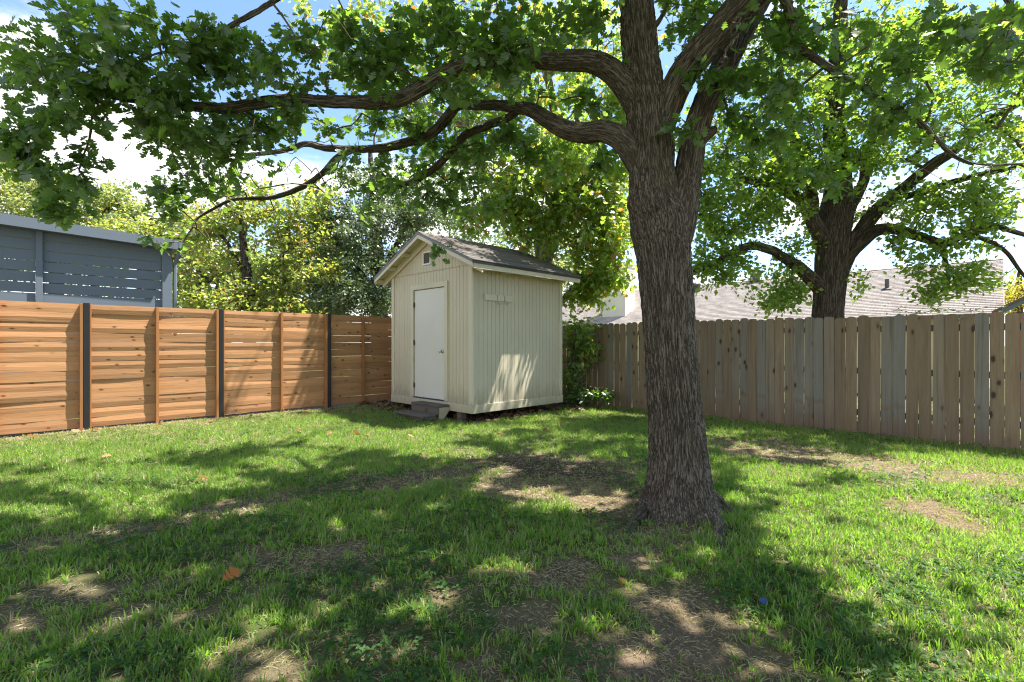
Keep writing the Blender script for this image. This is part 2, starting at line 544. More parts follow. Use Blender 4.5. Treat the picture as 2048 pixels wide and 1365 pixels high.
M_OAK = leaf_mat('oak_leaf', (0.040, 0.086, 0.020), (0.082, 0.150, 0.034), (0.28, 0.50, 0.05), under=(0.085, 0.135, 0.066), tfac=0.42, gloss=0.10)
M_ELM = leaf_mat('small_green_leaf', (0.040, 0.090, 0.016), (0.085, 0.155, 0.030), (0.42, 0.62, 0.06), tfac=0.56, gloss=0.10)
M_SYC = leaf_mat('sycamore_leaf', (0.065, 0.125, 0.022), (0.130, 0.200, 0.040), (0.50, 0.74, 0.08), under=(0.17, 0.21, 0.09), tfac=0.58, gloss=0.10, turn=((0.75, 0.50, 0.05), (0.62, 0.20, 0.04)), turnat=0.88)
M_YEL = leaf_mat('yellowing_leaf', (0.070, 0.125, 0.025), (0.155, 0.205, 0.045), (0.50, 0.62, 0.09), tfac=0.48, gloss=0.12, turn=((0.72, 0.55, 0.10), (0.60, 0.30, 0.06)), turnat=0.88)
M_EVER = leaf_mat('evergreen_leaf', (0.055, 0.095, 0.035), (0.120, 0.165, 0.068), (0.22, 0.34, 0.08), tfac=0.3, gloss=0.22)
M_PALE = leaf_mat('pale_green_leaf', (0.075, 0.125, 0.040), (0.14, 0.19, 0.060), (0.46, 0.58, 0.11), tfac=0.46, gloss=0.12, turn=((0.65, 0.55, 0.12), (0.5, 0.42, 0.10)), turnat=0.85)
M_GOLD = leaf_mat('golden_leaf', (0.18, 0.19, 0.03), (0.42, 0.36, 0.04), (0.75, 0.66, 0.06), tfac=0.4, gloss=0.08)
M_CLOVER = leaf_mat('clover_leaf', (0.030, 0.075, 0.020), (0.060, 0.125, 0.035), (0.18, 0.34, 0.06), tfac=0.35, gloss=0.02)
M_DRYLEAF = leaf_mat('dry_leaf', (0.23, 0.115, 0.05), (0.40, 0.24, 0.12), (0.45, 0.22, 0.08), tfac=0.25, gloss=0.05)
M_LITTER = leaf_mat('leaf_litter', (0.075, 0.045, 0.028), (0.20, 0.125, 0.075), (0.2, 0.1, 0.05), tfac=0.15, gloss=0.04)
M_RUSTLEAF = leaf_mat('rust_orange_leaf', (0.36, 0.13, 0.035), (0.42, 0.17, 0.05), (0.5, 0.2, 0.05), tfac=0.2, gloss=0.05)


def grass_mat():
    m, g = new_mat('grass_blade')
    at = g.n('ShaderNodeAttribute', attribute_name='rnd').outputs['Fac']
    dry = g.n('ShaderNodeAttribute', attribute_name='dry').outputs['Fac']
    col = g.mix(at, (0.045, 0.108, 0.012), (0.155, 0.255, 0.036))
    tcol = g.mix(at, (0.25, 0.56, 0.03), (0.52, 0.82, 0.08))
    straw = g.mix(at, (0.26, 0.20, 0.105), (0.46, 0.38, 0.22))
    col = g.mix(dry, col, straw)
    tcol = g.mix(dry, tcol, g.mix(0.5, straw, (0.45, 0.36, 0.16)))
    d = g.n('ShaderNodeBsdfDiffuse', {'Color': col})
    t = g.n('ShaderNodeBsdfTranslucent', {'Color': tcol})
    a = g.n('ShaderNodeMixShader', {0: 0.42, 1: d.outputs[0], 2: t.outputs[0]})
    gl = g.n('ShaderNodeBsdfGlossy', {'Color': (1, 1, 1, 1), 'Roughness': 0.5})
    b = g.n('ShaderNodeMixShader', {0: 0.035, 1: a.outputs[0], 2: gl.outputs[0]})
    g.n('ShaderNodeOutputMaterial', {'Surface': b.outputs[0]})
    return m


M_GRASS = grass_mat()


def soil_mat():
    m, g = new_mat('soil_and_thatch')
    tc = g.n('ShaderNodeTexCoord').outputs['Object']
    grassy = g.n('ShaderNodeAttribute', attribute_name='grassy').outputs['Fac']
    dark = g.n('ShaderNodeAttribute', attribute_name='dark_soil').outputs['Fac']
    n1 = g.noise(tc, 3.2, 5, 0.65)
    n2 = g.noise(tc, 28, 6, 0.7)
    n3 = g.noise(tc, 190, 4, 0.7)
    soil = g.mix(n2.outputs[0], (0.155, 0.108, 0.076), (0.31, 0.235, 0.175))
    soil = g.mix(g.smooth(n3.outputs[0], 0.35, 0.7), g.mix(0.45, soil, (0.09, 0.062, 0.045)), soil)
    dark_earth = g.mix(n3.outputs[0], (0.040, 0.029, 0.022), (0.095, 0.070, 0.052))
    soil = g.mix(dark, soil, dark_earth)
    thatch = g.mix(n3.outputs[0], (0.10, 0.085, 0.045), (0.24, 0.20, 0.11))
    green = g.mix(n2.outputs[0], (0.035, 0.060, 0.014), (0.075, 0.105, 0.028))
    under = g.mix(g.smooth(n1.outputs[0], 0.35, 0.65), green, thatch)
    peb = g.n('ShaderNodeTexVoronoi', {'Vector': tc, 'Scale': 95.0})
    soil = g.mix(g.math('MULTIPLY', g.smooth(peb.outputs['Distance'], 0.32, 0.15), 0.4), soil, (0.36, 0.29, 0.22))
    col = g.mix(grassy, soil, under)
    h = g.math('ADD', g.math('MULTIPLY', n2.outputs[0], 1.0), g.math('ADD', g.math('MULTIPLY', n3.outputs[0], 0.6), g.math('MULTIPLY', peb.outputs['Distance'], -0.25)))
    finish(g, col, 0.95, h, 0.8, 0.03, spec=0.1)
    return m


M_SOIL = soil_mat()

# ------------------------------------------------------------------ the ground
SHED_U, SHED_V, SHED_D, SHED_W = 5.46, 6.42, 2.40, 2.56
FENCE_V, FENCE_U = 9.67, 8.98
TREE = P(1357, 1040, 3.9)
TREE[2] = 0


def ground_z(x, y):
    u, v = (x + y) * S2, (y - x) * S2
    z = 0.085 * sstep(v, 7.0, 9.4)
    z = z + 0.055 * np.exp(-(((x - TREE[0]) ** 2 + (y - TREE[1]) ** 2) / 0.5 ** 2))
    inside = sstep(u, 10.2, 9.2) * sstep(v, 11.0, 10.0)
    z = z + inside * (0.022 * pnoise(x * 0.9, y * 0.9, 3.3) + 0.010 * pnoise(x * 4.1, y * 4.1, 7.7))
    return z - 0.25 * sstep(u, 10.5, 16)


def topx(x, y):
    yy = np.maximum(y, 0.3)
    return CX + F * x / yy, HY + F * EYE / yy


# worn patches of the lawn: where (photograph pixels on flat ground), half sizes, turn in degrees, how bare, how dark and moist
BARE = [(1100, 937, 200, 34, 3, 1.0, 1.0), (1060, 975, 130, 45, 0, 0.85, 0.15), (1190, 985, 130, 45, 8, 0.95, 0.05), (790, 962, 230, 17, -7, 0.9, 0.6),
        (420, 1030, 260, 17, -13, 0.8, 0.45), (110, 1085, 190, 16, -11, 0.75, 0.5), (1240, 1010, 70, 50, 0, 0.9, 0.3), (1300, 1060, 110, 45, 0, 0.7, 0.1),
        (1560, 905, 170, 24, 7, 0.85, 0.15), (1740, 930, 190, 24, 9, 0.85, 0.15), (1960, 960, 150, 22, 8, 0.75, 0.2), (1880, 1030, 120, 20, 14, 0.9, 0.0),
        (1790, 970, 45, 14, 0, 0.8, 0.0), (2010, 1005, 70, 12, 10, 0.7, 0.0), (1290, 1320, 165, 66, 4, 0.85, 0.1), (1370, 1240, 110, 60, 10, 0.8, 0.2),
        (1130, 1150, 60, 40, 0, 0.75, 0.5), (1040, 1250, 110, 45, 0, 0.55, 0.4), (1480, 1330, 110, 45, 0, 0.6, 0.1), (660, 1120, 110, 35, 0, 0.6, 0.2),
        (480, 1120, 120, 26, 0, 0.35, 0.2), (140, 1180, 120, 30, 0, 0.42, 0.1), (40, 1255, 90, 40, 0, 0.5, 0.2), (500, 1335, 110, 35, 0, 0.42, 0.1), (260, 1240, 120, 35, -12, 0.4, 0.2),
        (1000, 1340, 140, 40, 0, 0.5, 0.3), (780, 1290, 90, 35, 0, 0.35, 0.3), (890, 1180, 60, 26, 0, 0.4, 0.1), (1290, 1110, 60, 30, 0, 0.65, 0.0), (720, 1200, 160, 30, 0, 0.35, 0.3)]


def bareness(x, y):
    """how bare (0..1) and how dark (0..1) the soil is at a point"""
    px, py = topx(x, y)
    wob = pnoise(x * 2.3, y * 2.3, 1.0) * 0.55 + pnoise(x * 6.5, y * 6.5, 2.0) * 0.40 + pnoise(x * 15, y * 15, 5.0) * 0.25
    bare, dark_soil = np.zeros_like(x), np.zeros_like(x)
    for cx, cy, rx, ry, a, s, d in BARE:
        ca, sa = math.cos(math.radians(a)), math.sin(math.radians(a))
        dx, dy = px - cx, py - cy
        q = np.sqrt(((dx * ca + dy * sa) / rx) ** 2 + ((-dx * sa + dy * ca) / ry) ** 2)
        k = sstep(q + wob * 0.9, 1.30, 0.62)
        bare = np.maximum(bare, k * s)
        dark_soil = np.maximum(dark_soil, sstep(q + wob * 0.6, 1.2, 0.4) * d)
    u, v = (x + y) * S2, (y - x) * S2
    bare = np.maximum(bare, 0.8 * sstep(v + wob * 0.35, 9.28, 9.62) * (v < 10.2))        # foot of the cedar fence
    du = np.maximum(np.maximum(SHED_U - u, u - SHED_U - SHED_D), 0)
    dv = np.maximum(np.maximum(SHED_V - v, v - SHED_V - SHED_W), 0)
    bare = np.maximum(bare, sstep(np.hypot(du, dv) + wob * 0.10, 0.13, 0.0))             # under and round the shed
    dark_soil = np.maximum(dark_soil, 0.6 * sstep(np.hypot(du, dv), 0.3, 0.0))  # soil coloured darker beneath the shed and close round it
    return bare, dark_soil


def build_ground():
    far = np.array([14, 20, 30, 45, 70, 110, 180, 320], float)
    xs = np.concatenate([-far[::-1], np.linspace(-9, 9, 241), far])
    ys = np.concatenate([-far[::-1], np.linspace(-1.5, 13, 201), far])
    X, Y = np.meshgrid(xs, ys, indexing='ij')
    x, y = X.ravel(), Y.ravel()
    bare, dark_soil = bareness(x, y)
    inside = (y > 0.8)
    bare, dark_soil = bare * inside, dark_soil * inside
    z = ground_z(x, y) - 0.018 * bare + 0.010 * bare * pnoise(x * 9, y * 9, 1)
    n, m = len(xs), len(ys)
    i, j = np.meshgrid(np.arange(n - 1), np.arange(m - 1), indexing='ij')
    Fq = np.stack([i * m + j, (i + 1) * m + j, (i + 1) * m + j + 1, i * m + j + 1], -1).reshape(-1, 4)
    me = mesh_np('ground', np.stack([x, y, z], 1), Fq, M_SOIL, True, {'grassy': 1 - np.clip(bare * 1.15, 0, 1), 'dark_soil': dark_soil})
    tag(link('ground', me), 'lawn soil with worn bare patches under the tree', kind='structure')


build_ground()


# ------------------------------------------------------------------ the cedar fence on the left
def cedar_fence():
    u0 = -3.0
    r = uvroot('cedar_fence', 'honey coloured cedar fence of horizontal boards with black posts', 'fence', u0, FENCE_V, 0.0)
    posts = [-3.55, -1.62, 0.24 + 0.0, 0, 0, 0]
    # black posts where the photograph shows them
    uu = []
    for px in (172, 440, 655):
        k = (px - CX) / F
        Y = FENCE_V / S2 / (1 - k) * 1.0
        uu.append(((k + 1) * Y) * S2)
    mids = []
    for px in (313, 561, 724):
        k = (px - CX) / F
        mids.append((k + 1) * (FENCE_V / S2 / (1 - k)) * S2)
    stops = [uu[0] - 3.7, uu[0] - 1.85] + uu + [uu[2] + 1.86, uu[2] + 3.72, FENCE_U - 0.05]
    midu = [uu[0] - 2.78, uu[0] - 0.92] + mids + [uu[2] + 2.8, uu[2] + 4.6]
    H, z0, n = 1.838, 0.115, 13
    bh = H / n
    # three board shapes with slightly different cupping, shared
    for b in range(len(stops) - 1):
        a, c = stops[b], stops[b + 1]
        L = c - a - 0.008
        shapes = []
        for k in range(4):
            m = MB()
            cup = (0.004, -0.003, 0.006, 0.001)[k]
            pr = [(-0.009, 0.0), (-0.011 - cup, bh * 0.5), (-0.009, bh - 0.0018), (0.009, bh - 0.0018), (0.007 - cup, bh * 0.5), (0.009, 0.0)]
            segs = 8
            i0 = len(m.v)
            for s in range(segs + 1):
                t = s / segs
                bow = 0.004 * math.sin(t * 3.1 * (1 + k * 0.6) + k)
                sag = 0.0025 * math.sin(t * 5.0 + k * 2)
                for (py, pz) in pr:
                    m.v.append((t * L, py + bow, pz + sag))
            for s in range(segs):
                for q in range(6):
                    m.f.append((i0 + s * 6 + q, i0 + s * 6 + (q + 1) % 6, i0 + (s + 1) * 6 + (q + 1) % 6, i0 + (s + 1) * 6 + q))
            m.f.append(tuple(i0 + q for q in range(6)))
            m.f.append(tuple(i0 + segs * 6 + q for q in reversed(range(6))))
            shapes.append(m.mesh('board', M_CEDAR))
        for k in range(n):
            link('board', shapes[int(rng.integers(4))], r, (a + 0.004 - u0, rng.uniform(-0.0045, 0.0045), z0 + k * bh),
                 (math.radians(rng.uniform(-1.9, 1.4)), math.radians(rng.uniform(-0.07, 0.07)), math.radians(rng.uniform(-0.12, 0.12))))
    pm = MB().box(-0.036, 0.036, -0.095, -0.016, -0.3, 1.968, 0.004).mesh('post', M_STEEL)
    cm = MB().box(-0.019, 0.019, -0.09, -0.016, 0.06, 1.95, 0.002).mesh('batten', M_CEDAR_V)
    for u in stops[1:-1]:
        link('post', pm, r, (u - u0, 0, 0))
        link('batten', cm, r, (u - u0 - 0.057, 0, 0))
        link('batten', MB().box(-0.010, 0.010, -0.06, -0.016, 0.08, 1.95, 0.002).mesh('batten', M_CEDAR_V), r, (u - u0 + 0.048, 0, 0))
    for u in midu:
        link('batten', cm, r, (u - u0, 0, 0))


cedar_fence()


# ------------------------------------------------------------------ the weathered picket fence on the right
def picket_fence():
    r = uvroot('picket_fence', 'weathered grey brown fence of tall dog-eared pickets along the right of the lawn', 'fence', FENCE_U, 4.0, 0.0)
    shapes = []
    for k in range(6):
        w = (0.139, 0.137, 0.141, 0.135, 0.140, 0.138)[k]
        t = 0.016
        z1 = (1.815, 1.822, 1.810, 1.818, 1.806, 1.825)[k]
        e, d = 0.030 + 0.004 * (k % 3), 0.040
        outl = [(-w / 2, 0), (w / 2, 0), (w / 2, z1 - d), (w / 2 - 0.008, z1 - d * 0.45), (w / 2 - e, z1 - 0.004), (0, z1), (-w / 2 + e, z1 - 0.004), (-w / 2 + 0.008, z1 - d * 0.45), (-w / 2, z1 - d)]
        m = MB()
        n = len(outl)
        i0 = len(m.v)
        twist = (0.004, -0.003, 0.002, -0.005, 0.003, 0.0)[k]
        for x in (-t / 2, t / 2):
            for (y, z) in outl:
                m.v.append((x + twist * (z / z1) * (y / w * 2), y + 0.003 * math.sin(z * 2 + k), z))
        m.f.append(tuple(range(i0, i0 + n)))
        m.f.append(tuple(range(i0 + 2 * n - 1, i0 + n - 1, -1)))
        m.f += [(i0 + q, i0 + (q + 1) % n, i0 + n + (q + 1) % n, i0 + n + q) for q in range(n)]
        shapes.append(m.mesh('picket', M_PICKET))
    v = FENCE_V - 0.12
    while v > -2.6:
        zb = float(ground_z(np.array([uv2xy(FENCE_U, v)[0]]), np.array([uv2xy(FENCE_U, v)[1]]))[0]) - 0.02
        slope = -0.055 * max(0.0, (3.5 - v) / 4.0)
        link('picket', shapes[int(rng.integers(6))], r, (rng.uniform(-0.004, 0.004), v - 4.0, max(-0.02, zb) + slope * 0.6 + rng.uniform(-0.010, 0.010)),
             (math.radians(rng.normal(0, 0.22)), math.radians(rng.normal(0, 0.15)), math.radians(rng.normal(0, 1.0))))
        v -= 0.1425 + float(rng.choice([0.000, 0.0015, 0.003, 0.006], p=[0.4, 0.35, 0.18, 0.07]))
    for z in (0.32, 0.95, 1.58):
        MB().box(0.012, 0.050, -6.6, 5.6, z - 0.045, z + 0.045).build('rail', M_OLDWOOD, r)
    pv = 5.2
    pm = MB().box(0.052, 0.14, -0.045, 0.045, -0.3, 1.72).mesh('post', M_OLDWOOD)
    while pv > -6.6:
        link('post', pm, r, (0, pv, 0))
        pv -= 2.4


picket_fence()


# ------------------------------------------------------------------ the shed
def rows_roof(name, parent, mat, xa, xb, run, rise, y0, sign, rowh=0.142, thick=0.012, lift=0.0, zbase=0.0, along='x'):
    """overlapping shingle courses on one slope. along: the axis the eave runs on (xa..xb). The slope climbs from the eave
    at y0 (height zbase) by run towards sign and by rise upwards."""
    L = math.hypot(run, rise)
    n = int(L / rowh) + 1
    dy, dz = sign * run / L, rise / L
    ny, nz = -sign * rise / L, run / L
    V, Q, R = [], [], []
    segs = max(1, int((xb - xa) / 0.9))
    for k in range(n):
        s0, s1 = k * rowh - 0.0, min(L, (k + 1) * rowh + 0.05)
        for s in range(segs):
            a, b = xa + (xb - xa) * s / segs, xa + (xb - xa) * (s + 1) / segs
            i = len(V)
            h0, h1 = lift + thick, lift + 0.002
            for (ss, h) in ((s0, h0), (s1, h1), (s0, lift - 0.004)):
                y, z = y0 + dy * ss + ny * h, zbase + dz * ss + nz * h
                for t in (a, b):
                    V.append((t, y, z) if along == 'x' else (y, t, z))
            Q += [(i, i + 1, i + 3, i + 2), (i + 4, i + 5, i + 1, i)]
            R += [k + (0 if along == 'x' else 100)] * 6
    me = mesh_np(name, V, Q, mat, False, {'rowid': R})
    return tag(link(name, me, parent), kind='stuff')


def groove_wall(span, z0, ztop, pitch, mat, name, parent, plane, holes=(), start=0.0, depth=0.007, gw=0.008):
    """a sheet of grooved siding. plane: function (s, d, z) -> xyz, s along the wall, d how far it stands proud.
    ztop: function s -> z. holes: (s0, s1, zmax): the sheet starts above zmax there"""
    cuts = [start]
    x = start + pitch * 0.5
    prof = [(start, 0.0)]
    while x < span - 0.02:
        prof += [(x - gw / 2, 0.0), (x - gw / 2 + 0.002, -depth), (x + gw / 2 - 0.002, -depth), (x + gw / 2, 0.0)]
        x += pitch
    prof.append((span, 0.0))
    extra = sorted({e for h in holes for e in (h[0] - 1e-4, h[0], h[1], h[1] + 1e-4)})
    for e in extra:
        prof.append((e, 0.0))
    prof.sort()
    m = MB()
    for (a, da), (b, db) in zip(prof[:-1], prof[1:]):
        if b - a < 1e-6:
            continue
        zb = z0
        for h in holes:
            if a >= h[0] - 1e-6 and b <= h[1] + 1e-6:
                zb = h[2]
        m.poly([plane(a, da, zb), plane(b, db, zb), plane(b, db, ztop(b)), plane(a, da, ztop(a))])
    import bmesh
    me = m.mesh(name, mat)
    bm = bmesh.new()
    bm.from_mesh(me)
    bmesh.ops.remove_doubles(bm, verts=bm.verts, dist=2e-5)
    bmesh.ops.recalc_face_normals(bm, faces=bm.faces)
    bm.to_mesh(me)
    bm.free()
    return link(name, me, parent)


def shed():
    r = uvroot('garden_shed', 'cream garden shed with grooved siding, white door and dark shingled gable roof', 'shed', SHED_U, SHED_V, 0.0)
    W, D = SHED_W, SHED_D                            # local x goes back along the side wall, local y across the door front
    zb, seam = 0.305, 2.73
    pk, ev, zr, ze = W / 2, 0.30, 3.40, 2.70         # roof deck ridge and eave heights (underside)
    ya, yb = -ev, W + ev
    xa, xb = -0.25, D + 0.22
    slope = (zr - ze) / (pk + ev)
    roofz = lambda y: zr - slope * abs(y - pk)
    dy0, dy1, dtop = 0.765, 1.755, 2.405             # door opening
    front = lambda s, d, z: (-d, s, z)
    groove_wall(W, zb, lambda s: seam, 0.098, M_SIDING, 'front_wall', r, front, holes=((dy0, dy1, dtop),))
    gab = lambda s, d, z: (-d - 0.012, s, z)
    groove_wall(W, seam, lambda s: min(roofz(s) - 0.01, 9), 0.098, M_SIDING, 'gable_wall', r, gab, start=0.0)
    MB().box(-0.012, -0.001, 0.0, W, seam - 0.004, seam + 0.004).build('drip_strip', M_SIDING, r)
    side = lambda s, d, z: (s, -d, z)
    groove_wall(D, zb, lambda s: 2.84, 0.0985, M_SIDING, 'side_wall', r, side)
    MB().box(0.02, D, W - 0.01, W, zb, 2.84).build('side_wall', M_SIDING, r)
    bw = MB()
    bw.prism([(0.0, zb), (W, zb), (W, 2.78), (pk, roofz(pk)), (0.0, 2.78)], 'x', D - 0.012, D - 0.002)
    bw.build('back_wall', M_SIDING, r)
    MB().box(0.03, D - 0.03, 0.03, W - 0.03, 0.22, 0.30).build('floor_deck', M_OLDWOOD, r)
    # base boards
    MB().box(-0.030, -0.004, -0.030, W + 0.012, 0.160, 0.308, 0.003).build('base_board', M_TRIM, r)
    MB().box(-0.003, D + 0.012, -0.030, -0.004, 0.160, 0.306, 0.003).build('base_board', M_TRIM, r)
    MB().box(0.0, D, W + 0.002, W + 0.026, 0.160, 0.306, 0.003).build('base_board', M_TRIM, r)
    # corner boards
    MB().box(-0.024, 0.0, -0.004, 0.075, 0.31, seam - 0.006, 0.003).build('corner_board', M_TRIM, r)
    MB().box(-0.024, 0.0, W - 0.085, W + 0.004, 0.31, seam - 0.006, 0.003).build('corner_board', M_TRIM, r)
    MB().box(-0.024, 0.030, -0.026, -0.005, 0.31, 2.80, 0.003).build('corner_board', M_TRIM, r)
    MB().box(D - 0.085, D + 0.004, -0.024, 0.0, 0.31, 2.70, 0.003).build('corner_board', M_TRIM, r)
    # door and its frame
    fr = root('door_frame', None, None)
    fr.parent = r
    w = 0.098
    MB().box(-0.030, 0.012, dy0 - w, dy0 - 0.006, 0.315, dtop + w, 0.003).build('jamb', M_TRIM, fr)
    MB().box(-0.030, 0.012, dy1 + 0.006, dy1 + w, 0.315, dtop + w, 0.003).build('jamb', M_TRIM, fr)
    MB().box(-0.029, 0.012, dy0 - 0.005, dy1 + 0.005, dtop + 0.004, dtop + w - 0.002, 0.003).build('head', M_TRIM, fr)
    MB().box(-0.028, 0.05, dy0 - 0.004, dy1 + 0.004, 0.270, 0.322, 0.004).build('threshold', M_THRESH, fr)
    MB().box(0.055, 0.06, dy0 - 0.01, dy1 + 0.01, 0.31, dtop + 0.01).build('rebate', M_BLACK, fr)
    d = MB().box(-0.002, 0.040, dy0 + 0.006, dy1 - 0.012, 0.330, dtop - 0.008, 0.003).build('door', M_DOOR, r)
    hm = MB().tube([(-0.012, 0, -0.05), (-0.012, 0, 0.05)], 0.009, 8).box(-0.010, -0.003, -0.025, 0.012, -0.045, 0.045).mesh('hinge', M_RUST)
    for z in (0.55, 1.38, 2.12):
        link('hinge', hm, d, (-0.006, dy1 - 0.006, z))
    prof = [(0.0, 0.034), (0.010, 0.034), (0.012, 0.014), (0.034, 0.012), (0.040, 0.024), (0.055, 0.030), (0.068, 0.026), (0.074, 0.012), (0.075, 0.002)]
    MB().tube([(-a - 0.003, dy0 + 0.075, 1.225) for a, _ in prof], [b for _, b in prof], 16).build('door_knob', M_SATIN, d, smooth=True)
    # gable vent
    vt = MB()
    vy, vz, s = 1.30, 2.985, 0.125
    vt.box(-0.034, -0.014, vy - s, vy - s + 0.025, vz - s, vz + s).box(-0.034, -0.014, vy + s - 0.025, vy + s, vz - s, vz + s)
    vt.box(-0.034, -0.014, vy - s + 0.025, vy + s - 0.025, vz - s, vz - s + 0.025).box(-0.034, -0.014, vy - s + 0.025, vy + s - 0.025, vz + s - 0.025, vz + s)
    vo = vt.build('gable_vent', M_WHITE, r)
    lv = MB()
    for k in range(6):
        z = vz - s + 0.035 + k * 0.034
        lv.poly([(-0.032, vy - s + 0.025, z), (-0.032, vy + s - 0.025, z), (-0.016, vy + s - 0.025, z + 0.03), (-0.016, vy - s + 0.025, z + 0.03)])
    lv.build('louvre', M_VENT, vo)
    # roof: deck, rake boards, eave boards, lookouts, drip edges, shingles
    th = 0.035
    for sgn in (0, 1):
        e0, e1 = (ya, pk) if sgn == 0 else (yb, pk)
        m = MB()
        m.prism([(e0, ze), (e1, zr), (e1, zr + th), (e0, ze + th)], 'x', xa + 0.022, xb - 0.004)
        m.build('roof_deck', M_TRIM, r)
    ro = root('roof', None, None)
    ro.parent = r
    for sgn in (0, 1):
        e0 = ya if sgn == 0 else yb
        for (x0, x1) in ((xa, xa + 0.020), (xb - 0.002, xb + 0.018)):
            m = MB()
            m.prism([(e0, ze - 0.072), (pk, zr - 0.072), (pk, zr + th), (e0, ze + th)], 'x', x0, x1)
            m.build('rake_board', M_TRIM, ro)
            m = MB()
            m.prism([(e0 - (0.012 if sgn == 0 else -0.012), ze + th - 0.042), (pk, zr + th - 0.038), (pk, zr + th + 0.012), (e0 - (0.012 if sgn == 0 else -0.012), ze + th + 0.008)], 'x', x0 - 0.010 if x0 < 0 else x1 + 0.001, x0 - 0.0015 if x0 < 0 else x1 + 0.010)
            m.build('drip_edge', M_DRIP, ro)
    MB().box(xa + 0.021, xb - 0.003, ya - 0.006, ya + 0.014, ze - 0.095, ze + 0.030, 0.002).build('eave_board', M_TRIM, ro)
    MB().box(xa + 0.021, xb - 0.003, yb - 0.014, yb + 0.006, ze - 0.095, ze + 0.030, 0.002).build('eave_board', M_TRIM, ro)
    MB().box(xa - 0.012, xb + 0.02, ya - 0.022, ya - 0.007, ze - 0.012, ze + th + 0.006, 0.002).build('drip_edge', M_STEEL, ro)
    MB().box(xa - 0.012, xb + 0.02, yb + 0.007, yb + 0.022, ze - 0.012, ze + th + 0.006, 0.002).build('drip_edge', M_STEEL, ro)
    for sgn in (0, 1):
        e0, e1 = (ya, pk) if sgn == 0 else (yb, pk)
        # frieze under the soffit, against the gable
        m = MB()
        m.prism([(e0, ze - 0.15), (e1, zr - 0.15), (e1, zr - 0.002), (e0, ze - 0.002)], 'x', -0.052, -0.022)
        m.build('frieze_board', M_TRIM, ro)
        for t in (0.02, 0.33, 0.64):
            yy = e0 + (e1 - e0) * t
            zz = ze + (zr - ze) * t
            MB().box(xa + 0.021, -0.053, yy - 0.02 if sgn == 0 else yy - 0.02, yy + 0.02, zz - 0.085, zz - 0.012).build('lookout', M_TRIM, ro)
    for k in range(5):
        for (yy0, yy1) in ((ya + 0.015, -0.002), (W + 0.002, yb - 0.015)):
            xx = 0.15 + k * 0.52
            MB().box(xx, xx + 0.04, yy0, yy1, ze - 0.09, ze - 0.004).build('rafter_tail', M_TRIM, ro)
    run, rise = pk + ev, zr - ze
    rows_roof('shingle', ro, M_SHINGLE, xa - 0.015, xb + 0.02, run, rise, ya - 0.02, +1, zbase=ze + th - 0.008, lift=0.008)
    rows_roof('shingle', ro, M_SHINGLE, xa - 0.015, xb + 0.02, run, rise, yb + 0.02, -1, zbase=ze + th - 0.008, lift=0.008)
    m = MB()
    for k in range(13):
        a = xa + k * (xb - xa) / 13
        b = a + (xb - xa) / 13 + 0.02
        m.poly([(a, pk - 0.13, zr + th + 0.022 - 0.13 * slope), (b, pk - 0.13, zr + th + 0.018 - 0.13 * slope), (b, pk, zr + th + 0.026), (a, pk, zr + th + 0.032)])
        m.poly([(a, pk, zr + th + 0.032), (b, pk, zr + th + 0.026), (b, pk + 0.13, zr + th + 0.018 - 0.13 * slope), (a, pk + 0.13, zr + th + 0.022 - 0.13 * slope)])
    tag(m.build('ridge_shingle', M_SHINGLE, ro), kind='stuff')
    # hook board on the side wall
    hb = MB().box(0.26, 0.93, -0.026, -0.002, 2.125, 2.235, 0.004).build('hook_board', M_TRIM, r)
    hk = MB().tube([(0, -0.004, 0.068), (0, -0.006, 0.0), (0, -0.010, -0.062)] + [(0.034 - 0.034 * math.cos(q), -0.016 - 0.02 * math.sin(q), -0.066 - 0.034 * math.sin(q)) for q in np.linspace(0.2, 3.0, 9)], 0.007, 8).mesh('hook', M_TRIM, True)
    for x in (0.565, 0.745):
        link('hook', hk, hb, (x, -0.024, 2.165))
    # piers under the floor
    pm = MB().box(-0.06, 0.06, -0.06, 0.06, -0.08, 0.215, 0.004).mesh('pier', M_OLDWOOD)
    for (x, y) in ((0.10, 0.42), (0.3, W - 0.3), (D - 0.3, 1.1), (D - 0.3, W - 0.3), (D / 2, 1.1)):
        link('pier', pm, r, (x, y, 0))
    # spare grey boards and leaf-dark space below stay open


shed()


def steps():
    r = uvroot('wooden_step', 'grey weathered two tier wooden step in front of the white shed door', 'step', SHED_U - 0.30, SHED_V + 1.02, 0.0)
    for k in range(2):
        MB().box(0.02 + k * 0.125, 0.138 + k * 0.125, -0.43, 0.43, 0.232, 0.268, 0.004).build('tread', M_OLDWOOD, r, rot=(0, 0, 0))
    MB().box(0.022, 0.046, -0.42, 0.42, 0.105, 0.228, 0.003).build('riser', M_OLDWOOD, r)
    MB().box(-0.30, -0.01, -0.40, 0.50, 0.083, 0.118, 0.005).build('tread', M_OLDWOOD, r, rot=(0, 0, math.radians(2)))
    MB().box(-0.262, -0.24, -0.36, 0.44, -0.02, 0.080, 0.003).build('riser', M_OLDWOOD, r)
    for y in (-0.418, 0.392):
        m = MB()
        m.prism([(0.048, 0.0), (0.10, -0.03), (0.262, 0.15), (0.262, 0.228), (0.048, 0.228)], 'y', y, y + 0.026)
        m.build('stringer', M_TRIM if y < 0 else M_OLDWOOD, r)
        MB().box(-0.235, 0.02, y + 0.03, y + 0.056, -0.03, 0.079).build('stringer', M_OLDWOOD, r)


steps()


